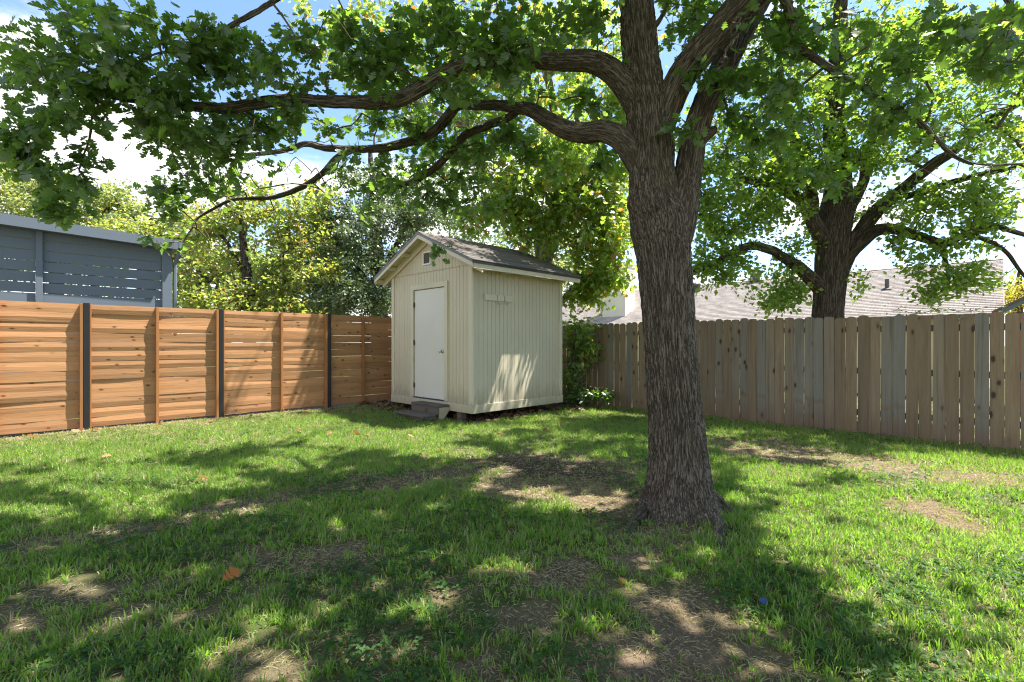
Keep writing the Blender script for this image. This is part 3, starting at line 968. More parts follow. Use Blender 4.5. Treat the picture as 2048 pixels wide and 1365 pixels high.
# ------------------------------------------------------------------ the neighbour's slatted pavilion beyond the cedar fence
def pavilion():
    v0 = 12.2
    r = uvroot('slatted_pavilion', 'blue grey pavilion with a flat roof and horizontal privacy slats beyond the cedar fence', 'pavilion', 0.0, v0, 0.0)
    for u in (-3.45, -1.62, 0.217):
        MB().box(u - 0.045, u + 0.045, -0.05, 0.09, 0, 3.42, 0.004).build('post', M_GREY, r)
    MB().box(2.03, 2.20, -0.05, 0.12, 0, 3.36, 0.005).build('post', M_GREY, r)
    for u in (-3.4, 2.1):
        MB().box(u - 0.07, u + 0.07, 3.0, 3.14, 0, 3.3, 0.005).build('post', M_GREY, r)
    k = 0
    z = 3.405
    bays = ((-3.40, -1.665), (-1.575, 0.172), (0.262, 2.028))
    while z > 0.6:
        for (a, b) in bays:
            L = b - a
            sm = MB().box(0.002, L - 0.002, 0.012, 0.034, -0.178, 0.0, 0.003).mesh('slat', M_GREY)
            link('slat', sm, r, (a, rng.uniform(-0.002, 0.002), z + rng.uniform(-0.002, 0.002)), (0, math.radians(rng.uniform(-0.06, 0.06)), 0))
        z -= 0.190
    ro = MB()
    zz = lambda x: 3.60 - 0.035 * (x + 1.0)
    ro.v = [(x, y, zz(x) + dz) for x in (-5.0, 2.27) for y in (-0.22, 3.6) for dz in (-0.185, 0.0)]
    ro.f = [(0, 1, 3, 2), (4, 6, 7, 5), (0, 4, 5, 1), (2, 3, 7, 6), (0, 2, 6, 4), (1, 5, 7, 3)]
    rf = ro.build('roof', M_GREY, r)
    gm = MB()
    gm.box(2.275, 2.345, -0.20, 3.58, 3.33, 3.475, 0.006)
    gm.build('gutter', M_GREY, rf)
    MB().tube([(2.31, -0.12, 3.34), (2.31, -0.10, 3.22), (2.265, -0.02, 3.08), (2.255, 0.0, 3.0), (2.255, 0.0, 0.1)], 0.038, 8).build('downspout', M_GREY, r)


pavilion()


# ------------------------------------------------------------------ the neighbour's house beyond the picket fence
def house():
    ue, ur, ze, zr = 19.0, 23.55, 2.22, 4.27
    r = uvroot('neighbour_house', 'low house with pale pinkish brown shingle roof and cream chimney beyond the picket fence', 'house', ue, -0.03, -0.25)
    b = 0.25
    run, rise = ur - ue, zr - ze
    L = 19.0
    rf = root('roof', None, None)
    rf.parent = r
    MB().prism([(0.0, ze + b - 0.05), (run, zr + b - 0.05), (2 * run, ze + b - 0.05), (2 * run, ze + b - 0.10), (run, zr + b - 0.14), (0, ze + b - 0.10)], 'y', 0.03, L).build('roof_deck', M_BROWN, rf)
    rows_roof('shingle', rf, M_ROOF2, 0.0, L, run, rise, -0.03, +1, zbase=ze + b - 0.03, lift=0.0, thick=0.014, along='y')
    rows_roof('shingle', rf, M_ROOF2, 0.0, L, run, rise, 2 * run + 0.03, -1, zbase=ze + b - 0.03, lift=0.0, thick=0.014, along='y')
    m = MB()
    for k in range(60):
        a = k * L / 60
        c = a + L / 60 + 0.03
        m.poly([(run - 0.14, a, zr + b - 0.045), (run - 0.14, c, zr + b - 0.05), (run, c, zr + b + 0.006), (run, a, zr + b + 0.012)])
        m.poly([(run, a, zr + b + 0.012), (run, c, zr + b + 0.006), (run + 0.14, c, zr + b - 0.05), (run + 0.14, a, zr + b - 0.045)])
    me = m.mesh('ridge_shingle', M_ROOF2)
    o = tag(link('ridge_shingle', me, rf), kind='stuff')
    MB().box(-0.045, -0.012, 0.0, L, ze + b - 0.13, ze + b - 0.028).build('fascia', M_BROWN, rf)
    for y0 in (-0.02,):
        MB().prism([(0.0, ze + b - 0.14), (run, zr + b - 0.14), (2 * run, ze + b - 0.14), (2 * run, ze + b - 0.035), (run, zr + b - 0.035), (0, ze + b - 0.035)], 'y', y0, y0 + 0.03).build('rake_board', M_BROWN, rf)
    MB().prism([(0.42, 0), (0.42, ze + b + 0.05), (run, zr + b - 0.16), (2 * run - 0.42, ze + b + 0.05), (2 * run - 0.42, 0)], 'y', 0.35, L - 0.3).build('wall', M_HOUSEWALL, r)
    wn = MB()
    wn.box(0.375, 0.415, 6.0, 7.4, 1.0, 2.1)
    w = wn.build('window', M_WHITE, r)
    MB().box(0.37, 0.374, 6.07, 7.33, 1.07, 2.03).build('pane', M_BLACK, w)
    # chimney
    cu0, cu1, cv0, cv1 = 20.0 - ue, 20.85 - ue, 12.53, 13.95
    ch = MB().box(cu0, cu1, cv0, cv1, 2.0, 5.2 + b).build('chimney', M_CHIM, r)
    MB().box(cu0 - 0.035, cu1 + 0.035, cv0 - 0.035, cv1 + 0.035, 5.2 + b - 0.22, 5.2 + b + 0.02, 0.01).build('chimney_cap', M_CHIM, ch)
    MB().box(cu0 - 0.02, cu1 + 0.02, cv0 - 0.012, cv0 - 0.002, 2.3, 5.2 + b - 0.23).build('chimney_trim', M_CHIM, ch)

    # roof vents: low turbine caps near the ridge, a plain pipe lower down
    def on_roof(px, py):
        k = (px - CX) / F
        lo, hi = ue, ur
        for _ in range(40):
            u = 0.5 * (lo + hi)
            v = u * (1 - k) / (1 + k)
            Y = (u + v) * S2
            z = ze + rise * (u - ue) / run
            if HY - (z - EYE) / Y * F > py:
                lo = u
            else:
                hi = u
        return u - ue, v + 0.03, z + b
    cap = MB().tube([(0, 0, -0.1), (0, 0, 0.13), (0, 0, 0.13), (0, 0, 0.16), (0, 0, 0.27), (0, 0, 0.34), (0, 0, 0.37)], [0.16, 0.15, 0.13, 0.21, 0.24, 0.19, 0.03], 14)
    cap.box(-0.28, 0.30, -0.28, 0.28, -0.06, -0.02)
    cme = cap.mesh('roof_vent', M_VENT)
    for px, py in ((1391, 582), (1512, 562)):
        x, y, z = on_roof(px, py)
        link('roof_vent', cme, r, (x, y, z + 0.03))
    x, y, z = on_roof(1774, 577)
    pp = MB().tube([(0, 0, -0.1), (0, 0, 0.30)], 0.065, 12)
    pp.prism([(-0.16, -0.075), (0.20, 0.085), (0.20, 0.09), (-0.16, -0.06)], 'y', -0.15, 0.15)
    pp.build('vent_pipe', M_VENT, r, (x, y, z + 0.02))


house()


def outbuilding():
    u0 = 16.0
    r = uvroot('small_outbuilding', 'rust brown outbuilding with a grey rake board just showing over the picket fence', 'outbuilding', u0, 0.15, -0.25)
    b = 0.25
    # low end of the rake at y=0, climbs as y falls
    MB().prism([(0.0, 2.08 + b), (-2.6, 3.65 + b), (-5.2, 2.08 + b), (-5.2, 1.96 + b), (-2.6, 3.52 + b), (0.0, 1.96 + b)], 'x', 0.0, 0.03).build('rake_board', M_GREY, r)
    MB().prism([(0.02, 2.12 + b), (-2.6, 3.70 + b), (-5.22, 2.12 + b), (-5.22, 2.07 + b), (-2.6, 3.655 + b), (0.02, 2.07 + b)], 'x', -0.04, 2.4).build('roof', M_BROWN, r)
    MB().prism([(-0.28, 0.0), (-0.28, 2.0 + b - 0.06), (-2.6, 3.48 + b), (-4.9, 2.0 + b), (-4.9, 0)], 'x', 0.14, 2.3).build('wall', M_REDBRICK, r)


outbuilding()


# ------------------------------------------------------------------ trees
LEAF = {
    'broad': ([(0, 0), (0.45, 0.42), (1.0, 0.0)], 0.12),
    'star': ([(0, 0), (0.12, 0.36), (0.34, 0.20), (0.50, 0.42), (0.62, 0.17), (1.0, 0.0)], 0.12),
    'oak': ([(0, 0), (0.14, 0.03), (0.23, 0.19), (0.31, 0.19), (0.33, 0.05), (0.42, 0.29), (0.52, 0.30), (0.55, 0.07), (0.66, 0.35), (0.79, 0.37), (0.82, 0.16), (0.92, 0.23), (1.0, 0.10), (1.02, 0.0)], 0.12),
    'maple': ([(0, 0), (0.06, 0.30), (0.20, 0.22), (0.42, 0.50), (0.52, 0.24), (0.78, 0.22), (1.0, 0.0)], 0.12),
    'oval': ([(0, 0), (0.30, 0.20), (0.65, 0.18), (1.0, 0.0)], 0.10),
    'small': ([(0, 0), (0.5, 0.33), (1.0, 0.0)], 0.14),
}


def leaf_template(kind):
    """points and triangles of a leaf: its edge fanned from a few points on the midrib"""
    edge, fold = LEAF[kind]
    n = len(edge)
    nm = 2 if n < 4 else 4
    mid = np.linspace(edge[0][0], edge[-1][0], nm + 1)
    V = [(x, 0.0, 0.0) for x in mid]
    T = []
    near = lambda x: int(np.argmin(np.abs(mid - x)))
    for sg in (1, -1):
        ids = [0]
        for x, y in edge[1:-1]:
            ids.append(len(V))
            V.append((x, sg * y, fold * y * 2))
        ids.append(nm)
        for i in range(n - 1):
            a, b = ids[i], ids[i + 1]
            xa, xb = edge[i][0], edge[i + 1][0]
            ma, mb = near(xa) if i else 0, near(xb) if i < n - 2 else nm
            mb = max(ma, mb)
            for t in ((ma, b, a), (ma, mb, b)):
                if len(set(t)) == 3:
                    T.append(t if sg < 0 else tuple(reversed(t)))
            for k in range(ma + 1, mb):
                pass
    V, T = np.array(V), np.array(T)
    used, inv = np.unique(T, return_inverse=True)
    return V[used], inv.reshape(T.shape)


TEMPLATE = {k: leaf_template(k) for k in LEAF}


def leaves_mesh(name, pos, direc, normal, length, kind, mat, r=None, curl=0.25, rnd=None):
    r = r or rng
    V, T = TEMPLATE[kind]
    n = len(pos)
    a = direc / (np.linalg.norm(direc, axis=1)[:, None] + 1e-9)
    b = np.cross(normal, a)
    b /= np.linalg.norm(b, axis=1)[:, None] + 1e-9
    c = np.cross(a, b)
    cu = r.normal(curl * 0.5, curl, n)
    wd = r.uniform(0.85, 1.15, n)
    x = V[:, 0][None, :] * np.ones((n, 1))
    y = V[:, 1][None, :] * wd[:, None]
    z = V[:, 2][None, :] * r.uniform(0.2, 1.9, n)[:, None] - cu[:, None] * x ** 2 * 0.6
    co = pos[:, None, :] + length[:, None, None] * (x[..., None] * a[:, None, :] + y[..., None] * b[:, None, :] + z[..., None] * c[:, None, :])
    nv = len(V)
    Fq = (T[None, :, :] + (np.arange(n) * nv)[:, None, None]).reshape(-1, 3)
    if rnd is None:
        rnd = r.random(n)
    return mesh_np(name, co.reshape(-1, 3), Fq, mat, False, {'rnd': np.repeat(rnd, nv)})


def bark_relief(pts, r, seg, cell, depth, seedz=0.0):
    """a tube with furrowed bark: ridges that run along the limb, split and join"""
    t, s, b = frames(pts)
    ang = np.linspace(0, 2 * np.pi, seg, endpoint=False)
    al = np.concatenate([[0], np.cumsum(np.linalg.norm(np.diff(pts, axis=0), axis=1))])
    A, Z = np.meshgrid(ang, al, indexing='xy')
    R = r[:, None] * np.ones_like(A)
    cx, sy = np.cos(A) * R / cell, np.sin(A) * R / cell
    zz = Z / cell + seedz
    wx = pnoise(cx * 0.5, sy * 0.5, zz * 0.22 + 9) * 0.55
    n1 = pnoise(cx * 0.98 + wx, sy * 0.98 + wx, zz * 0.12)
    n2 = pnoise(cx * 1.6 + 4, sy * 1.6, zz * 0.5)
    n3 = pnoise(cx * 1.0, sy * 1.0, zz * 0.62 + 3)
    furrow = np.clip(1 - np.abs(n1) * 3.6, 0, 1)
    crack = np.clip(1 - np.abs(n3) * 7.0, 0, 1)
    h = -furrow ** 1.3 * 1.0 + 0.35 * n2 - 0.35 * crack
    big = pnoise(np.cos(A) * 1.3, np.sin(A) * 1.3, Z * 2.2 + seedz) * 0.05
    R = R * (1 + big) + depth * h
    V = pts[:, None, :] + R[..., None] * (np.cos(ang)[None, :, None] * s[:, None, :] + np.sin(ang)[None, :, None] * b[:, None, :])
    n = len(pts)
    i, j = np.meshgrid(np.arange(n - 1), np.arange(seg), indexing='ij')
    k = (j + 1) % seg
    Fq = np.stack([i * seg + j, i * seg + k, (i + 1) * seg + k, (i + 1) * seg + j], -1).reshape(-1, 4)
    B = np.stack([np.cos(A) * r[:, None], np.sin(A) * r[:, None], Z + seedz], -1)
    return V.reshape(-1, 3), Fq, B.reshape(-1, 3)


def px_path(rows, step, wig=0.0, seed=0):
    """rows (px, py, depth, width in px) -> points and radii"""
    c = np.array([np.concatenate([P(a, b, d), [w * 0.5 * d / F]]) for a, b, d, w in rows])
    s = spline(c, step)
    p, r = s[:, :3].copy(), s[:, 3].copy()
    if wig:
        al = np.concatenate([[0], np.cumsum(np.linalg.norm(np.diff(p, axis=0), axis=1))])
        for k in range(3):
            p[:, k] += wig * pnoise(al * 3.1 + seed, k * 7.3 + seed, 0.5) * np.clip(al / 0.3, 0, 1)
    return p, np.maximum(r, 0.002)


def limb_obj(name, parent, p, r, mat, seg, cell, depth, seed=0.0):
    seen = in_view(p, 60) & (p[:, 1] > 0)
    k = np.zeros(len(p), bool)
    k[::6] = True
    k[-1] = True
    keep = seen | k
    p, r = p[keep], r[keep]
    V, Fq, B = bark_relief(p, r, seg if seen.any() else max(10, seg // 4), cell, depth, seed)
    return link(name, mesh_np(name, V - np.array(parent.location), Fq, mat, True, {'bark': B}), parent)


def grow(skel, centres, r, sag=0.1, rmin=0.0022, step=4, power=0.5):
    """twigs that link leaf-spray centres to the nearest wood. skel (N,3); returns twig tube verts/faces and each centre's incoming direction"""
    d0 = np.full(len(centres), 1e9)
    for i in range(0, len(skel), 400):
        d0 = np.minimum(d0, np.linalg.norm(centres[:, None, :] - skel[None, i:i + 400, :], axis=2).min(1))
    order = np.argsort(d0)
    n0, n = len(skel), len(centres)
    pts = np.zeros((n0 + n * step, 3))
    pts[:n0] = skel
    owner = np.full(n0 + n * step, -1)
    cnt = n0
    par = np.full(n, -1)
    start = np.zeros((n, 3))
    paths = [None] * n
    for i in order:
        c = centres[i]
        d = ((pts[:cnt] - c) ** 2).sum(1)
        j = int(np.argmin(d))
        s = pts[j]
        par[i] = owner[j]
        L = math.sqrt(d[j]) + 1e-6
        mid = 0.5 * (s + c) + r.normal(0, 0.10, 3) * L + np.array([0, 0, sag * L])
        tt = np.linspace(0, 1, step + 1)[:, None]
        path = (1 - tt) ** 2 * s + 2 * tt * (1 - tt) * mid + tt ** 2 * c
        paths[i] = path
        pts[cnt:cnt + step] = path[1:]
        owner[cnt:cnt + step] = i
        cnt += step
    load = np.ones(n)
    for i in order[::-1]:
        if par[i] >= 0:
            load[par[i]] += load[i]
    Vs, Fs, off = [], [], 0
    dirs = np.zeros((n, 3))
    for i in range(n):
        rad = rmin * load[i] ** power
        pr = rad
        path = paths[i]
        rr = np.linspace(min(rad * 1.15, 0.05), max(rmin * 0.7, rad * 0.75 if load[i] > 1 else rmin * 0.6), step + 1)
        V, Fq = tube_np(path, rr, 4 if rad < 0.006 else 6)
        Vs.append(V)
        Fs.append(Fq + off)
        off += len(V)
        dd = path[-1] - path[-2]
        dirs[i] = dd / (np.linalg.norm(dd) + 1e-9)
    return np.vstack(Vs), np.vstack(Fs), dirs


def sprays(centres, dirs, r, per, spread, size, droop=0.25, updir=1.0):
    """leaves round each spray centre"""
    n = len(centres)
    k = r.integers(int(per * 0.7), int(per * 1.3) + 1, n)
    idx = np.repeat(np.arange(n), k)
    m = len(idx)
    back = r.uniform(-1.0, 0.25, m)[:, None] * spread
    pos = centres[idx] + dirs[idx] * back + r.normal(0, 0.33, (m, 3)) * spread * np.array([1, 1, 0.75])
    out = r.normal(0, 1, (m, 3))
    out[:, 2] *= 0.55
    out /= np.linalg.norm(out, axis=1)[:, None]
    a = out + dirs[idx] * 0.6 + np.array([0, 0, -droop]) + (pos - centres[idx]) / spread * 0.5
    nor = r.normal(0, 0.55, (m, 3)) + np.array([0, 0, updir])
    L = size * r.uniform(0.6, 1.25, m)
    tone = np.clip(r.random(n)[idx] * 0.55 + r.random(m) * 0.45, 0, 1)
    return pos, a, nor, L, tone


def blob_points(blobs, r):
    """blobs (px, py, depth, half width px, half height px, half depth m, count)"""
    out = []
    for px, py, Y, rx, ry, dY, n in blobs:
        q = r.normal(0, 1, (n, 3))
        q /= np.linalg.norm(q, axis=1)[:, None]
        q *= r.random(n)[:, None] ** 0.4
        for a, b, c in q:
            out.append(P(px + a * rx, py + b * ry, Y + c * dY))
    return np.array(out)


# ground areas that the photograph shows in full sun: no leaves stand in their light (pixels on flat ground)
LIT = [(1900, 1100, 190, 120), (1640, 1110, 120, 46), (1780, 1190, 110, 46), (1560, 1050, 60, 24), (2080, 1180, 110, 130), (1700, 1010, 150, 38), (1560, 960, 90, 26), (1640, 1085, 90, 40), (1960, 1350, 280, 44), (1600, 1330, 60, 28), (1860, 1320, 80, 26),
       (1745, 928, 70, 8), (1590, 886, 46, 6), (1880, 915, 80, 8), (270, 965, 260, 34), (250, 1010, 90, 26), (60, 1030, 90, 20), (560, 925, 90, 20), (780, 880, 150, 22), (880, 905, 110, 12), (250, 878, 340, 13), (600, 842, 120, 12),
       (1150, 1010, 130, 22), (1060, 985, 60, 14), (880, 1190, 36, 30), (830, 1240, 46, 30), (140, 1160, 90, 26), (260, 1215, 60, 24), (40, 1240, 50, 26), (1270, 1310, 62, 40), (1040, 1130, 40, 24),
       (1290, 1120, 40, 26), (1400, 1120, 30, 20), (500, 1260, 70, 26), (420, 1320, 70, 24), (560, 1345, 60, 22), (1470, 1000, 46, 16), (960, 1140, 34, 20), (380, 1140, 50, 16), (680, 1050, 60, 16), (1330, 1230, 36, 18)]

_q = np.random.default_rng(19)                       # small sun flecks scattered through the shade
LIT += [(float(_q.uniform(0, 1560)), float(_q.uniform(1080, 1350)), float(_q.uniform(18, 44)), float(_q.uniform(10, 22))) for _ in range(42)]
LIT += [(float(_q.uniform(150, 1400)), float(_q.uniform(930, 1080)), float(_q.uniform(20, 50)), float(_q.uniform(7, 13))) for _ in range(22)]


def shades_lit(c, grow_px=1.0):
    """True where a point's shadow on the ground falls into one of the sunny areas"""
    t = c[:, 2] / TO_SUN.z
    x, y = c[:, 0] - TO_SUN.x * t, c[:, 1] - TO_SUN.y * t
    px, py = topx(x, np.maximum(y, 0.5))
    wob = 1.05 + 0.7 * pnoise(x * 3.1, y * 3.1, 71) + 0.5 * pnoise(x * 8, y * 8, 72)
    hit = np.zeros(len(c), bool)
    for cx, cy, rx, ry in LIT:
        if cy > 1115:
            rx, ry = rx * 1.05, ry * 1.05
        hit |= ((px - cx) / rx) ** 2 + ((py - cy) / ry) ** 2 < grow_px * wob
    return hit & (y > 1.0)


def pick(s, ok):
    return tuple(q[ok] for q in s)


def in_view(c, m=0):
    px, py = CX + F * c[:, 0] / np.maximum(c[:, 1], 0.1), HY - F * (c[:, 2] - EYE) / np.maximum(c[:, 1], 0.1)
    return (c[:, 1] > 0.3) & (px > -m) & (px < 2048 + m) & (py > -m)


def oak():
    r = np.random.default_rng(21)
    base = (float(TREE[0]), float(TREE[1]), 0.0)
    t = root('oak_tree', 'big shade oak with furrowed grey brown bark and forked trunk standing on the lawn', 'tree', base)
    D = 3.9
    trunk = [(1358, 1075, D, 196), (1358, 1045, D, 166), (1358, 1015, D, 146), (1357, 980, D, 130), (1356, 930, D, 118), (1353, 870, D, 110), (1347, 790, D, 104), (1340, 700, D, 102), (1334, 600, D, 103),
             (1325, 500, D, 108), (1320, 450, D, 118), (1309, 405, D, 104), (1303, 345, D, 90), (1302, 300, D, 89), (1297, 230, D, 88), (1289, 180, D, 80), (1281, 120, D, 72), (1277, 60, D, 70), (1272, 0, D, 66),
             (1262, -90, D, 60), (1245, -260, D + 0.1, 52), (1260, -480, D + 0.3, 40), (1300, -700, D + 0.5, 28)]
    p, rr = px_path(trunk, 0.012)
    keep = in_view(p, 30) | (p[:, 2] < 2.0)
    keep[::10] = True
    keep[-1] = True
    p, rr = p[keep], rr[keep]
    seg = 220
    V, Fq, B = bark_relief(p, rr, seg, 0.027, 0.017)
    V = V.reshape(len(p), seg, 3)
    # root flare: lobes that spread near the ground
    rel = V - p[:, None, :]
    ang = np.arctan2(rel[..., 1], rel[..., 0])
    lob = np.zeros_like(ang)
    for a0, am, sh in ((-0.95, 1.0, 0.30), (-2.35, 0.75, 0.35), (0.1, 0.7, 0.4), (2.7, 0.6, 0.4), (1.4, 0.5, 0.4), (-1.7, 0.25, 0.3)):
        dd = np.angle(np.exp(1j * (ang - a0)))
        lob += am * np.exp(-(dd / sh) ** 2)
    k = np.exp(-np.clip(V[..., 2] + 0.02, 0, 9) / 0.13)
    V[..., :2] = p[:, None, :2] + rel[..., :2] * (1 + 0.42 * lob * k)[..., None]
    # swollen collar and knot at the fork
    kc = P(1310, 412, D - 0.21)
    dist = np.linalg.norm(V - kc, axis=2)
    V += (V - p[:, None, :]) * (0.28 * np.exp(-(dist / 0.055) ** 2) - 0.22 * np.exp(-(np.linalg.norm(V - P(1322, 404, D - 0.21), axis=2) / 0.022) ** 2))[..., None]
    dk = np.linalg.norm(V - P(1262, 405, D - 0.02), axis=2)
    V += (V - p[:, None, :]) * (0.16 * np.exp(-(dk / 0.05) ** 2))[..., None]
    link('trunk', mesh_np('trunk', V.reshape(-1, 3) - np.array(base), Fq, M_BARK, True, {'bark': B}), t)
    limbs = {
        'right_stem': [(1338, 545, D - 0.02, 60), (1349, 470, D - 0.03, 72), (1362, 410, D - 0.02, 68), (1372, 360, D, 58), (1382, 305, D, 52), (1392, 260, D, 50), (1413, 200, D + 0.02, 50), (1444, 140, D + 0.08, 50), (1480, 70, D + 0.15, 48), (1525, -10, D + 0.2, 46), (1640, -180, D + 0.3, 40), (1800, -420, D + 0.4, 30), (1900, -640, D + 0.5, 20)],
        'upper_limb': [(1318, 260, D - 0.03, 56), (1338, 205, D - 0.06, 58), (1362, 155, D - 0.10, 58), (1400, 105, D - 0.14, 60), (1445, 55, D - 0.20, 62), (1492, 0, D - 0.26, 64), (1560, -80, D - 0.35, 60), (1650, -220, D - 0.5, 50), (1700, -420, D - 0.7, 38), (1720, -650, D - 0.9, 22)],
        'left_limb': [(1282, 215, D, 62), (1252, 172, D, 52), (1222, 142, D, 47), (1180, 124, D - 0.02, 42), (1130, 122, D - 0.05, 40), (1040, 118, D - 0.1, 36), (960, 122, D - 0.14, 33), (905, 140, D - 0.17, 31), (860, 166, D - 0.2, 31), (815, 190, D - 0.22, 31), (770, 204, D - 0.24, 29), (700, 204, D - 0.28, 25), (640, 203, D - 0.3, 24), (590, 200, D - 0.32, 25), (530, 204, D - 0.34, 23), (460, 216, D - 0.36, 22), (400, 215, D - 0.38, 20), (330, 208, D - 0.4, 17), (250, 197, D - 0.42, 13), (170, 186, D - 0.44, 10), (90, 182, D - 0.45, 7), (10, 178, D - 0.46, 4)],
        'lower_limb': [(1290, 350, D, 52), (1268, 310, D, 52), (1240, 277, D, 46), (1205, 262, D + 0.04, 43), (1170, 265, D + 0.1, 41), (1130, 258, D + 0.16, 37), (1095, 240, D + 0.22, 32), (1060, 220, D + 0.3, 27), (1010, 212, D + 0.4, 22), (960, 211, D + 0.5, 20), (918, 208, D + 0.6, 22), (896, 232, D + 0.66, 21), (868, 262, D + 0.74, 20), (830, 282, D + 0.82, 19), (780, 294, D + 0.9, 18), (720, 299, D + 1.0, 15), (650, 296, D + 1.1, 14), (610, 288, D + 1.15, 12), (560, 303, D + 1.25, 10), (480, 311, D + 1.4, 7), (420, 310, D + 1.5, 4)],
        'inner_branch': [(1045, 216, D + 0.34, 14), (1010, 240, D + 0.5, 16), (970, 254, D + 0.7, 17), (930, 272, D + 0.85, 16), (900, 308, D + 1.0, 15), (862, 342, D + 1.15, 14), (820, 366, D + 1.3, 12), (750, 378, D + 1.5, 7), (690, 385, D + 1.6, 4)],
        'drooping_branch': [(705, 300, D + 1.02, 12), (672, 318, D + 1.05, 13), (645, 345, D + 1.1, 12), (600, 377, D + 1.15, 11), (540, 396, D + 1.2, 9), (470, 398, D + 1.2, 7), (430, 415, D + 1.2, 6), (390, 440, D + 1.2, 4)],
        'high_left_branch': [(1262, -70, D, 40), (1120, -120, D - 0.1, 32), (930, -110, D - 0.3, 26), (740, -80, D - 0.5, 20), (600, -30, D - 0.65, 14), (540, 6, D - 0.7, 11), (480, 42, D - 0.72, 10), (420, 74, D - 0.74, 8), (370, 98, D - 0.75, 7), (310, 110, D - 0.76, 5), (265, 135, D - 0.76, 3)],
        'right_branch': [(1540, -60, D - 0.3, 24), (1580, 20, D - 0.4, 18), (1592, 75, D - 0.45, 16), (1612, 105, D - 0.45, 15), (1700, 162, D - 0.45, 14), (1760, 198, D - 0.45, 13), (1828, 236, D - 0.45, 11), (1870, 278, D - 0.45, 9), (1908, 315, D - 0.45, 8), (1960, 331, D - 0.45, 6), (2060, 328, D - 0.45, 4), (2150, 335, D - 0.45, 3)],
        'far_right_branch': [(1640, -180, D + 0.3, 30), (1800, -160, D - 0.2, 22), (1940, -90, D - 0.8, 15), (2030, 20, D - 1.1, 9), (2090, 90, D - 1.2, 4)],
        'back_limb': [(1262, -90, D, 40), (1220, -200, D + 0.8, 34), (1150, -150, D + 1.7, 24), (1060, -60, D + 2.4, 14), (980, -10, D + 2.9, 6)],
        'front_limb': [(1245, -260, D + 0.1, 36), (1150, -520, D - 0.6, 30), (1000, -1100, D - 1.5, 22), (700, -2600, D - 2.5, 10)],
        'left_top_limb': [(1245, -260, D + 0.1, 36), (1060, -420, D + 0.2, 30), (800, -520, D + 0.3, 22), (480, -520, D + 0.3, 14), (200, -480, D + 0.3, 6)],
        'broken_stub': [(1405, 275, D - 0.01, 30), (1418, 266, D - 0.03, 24), (1428, 261, D - 0.05, 18), (1433, 259, D - 0.06, 15)],
        'small_shoot': [(1300, 62, D, 16), (1318, 42, D - 0.05, 10), (1330, 20, D - 0.1, 7), (1348, -20, D - 0.15, 5)],
    }
    skel = [p[p[:, 2] > 3.2][::4]]
    for i, (nm, rows) in enumerate(limbs.items()):
        big = max(q[3] for q in rows)
        q, ra = px_path(rows, 0.015 if big > 30 else 0.02, 0.012 if big < 30 else 0.008, i * 3.7)
        seg = 100 if big > 45 else (64 if big > 28 else 24)
        limb_obj('limb' if big > 28 else 'branch', t, q, ra, M_BARK, seg, 0.027 if big > 45 else 0.020, min(0.016, 0.13 * float(np.median(ra))), i * 5.1)
        if nm not in ('broken_stub',):
            skel.append(q[::6])
    # surface roots
    roots = [([(1398, 1015, 0.10), (1428, 1052, 0.035), (1440, 1085, 0.005), (1446, 1118, -0.02), (1440, 1150, -0.05)], 0.075),
             ([(1415, 1005, 0.08), (1455, 1030, 0.03), (1480, 1050, -0.01), (1500, 1068, -0.05)], 0.06),
             ([(1310, 1010, 0.08), (1280, 1040, 0.03), (1258, 1060, 0.0), (1235, 1075, -0.05)], 0.07),
             ([(1320, 985, 0.06), (1270, 995, 0.01), (1225, 1003, -0.05)], 0.055)]
    for i, (pts, r0) in enumerate(roots):
        c = []
        for k, (px, py, z) in enumerate(pts):
            Y = F * EYE / (py - HY)
            c.append(((px - CX) / F * Y, Y, z, r0 * (1 - 0.75 * k / (len(pts) - 1))))
        s = spline(c, 0.015)
        limb_obj('root', t, s[:, :3], s[:, 3], M_BARK, 60, 0.022, 0.007, 40 + i * 3)
    skel = np.vstack(skel)

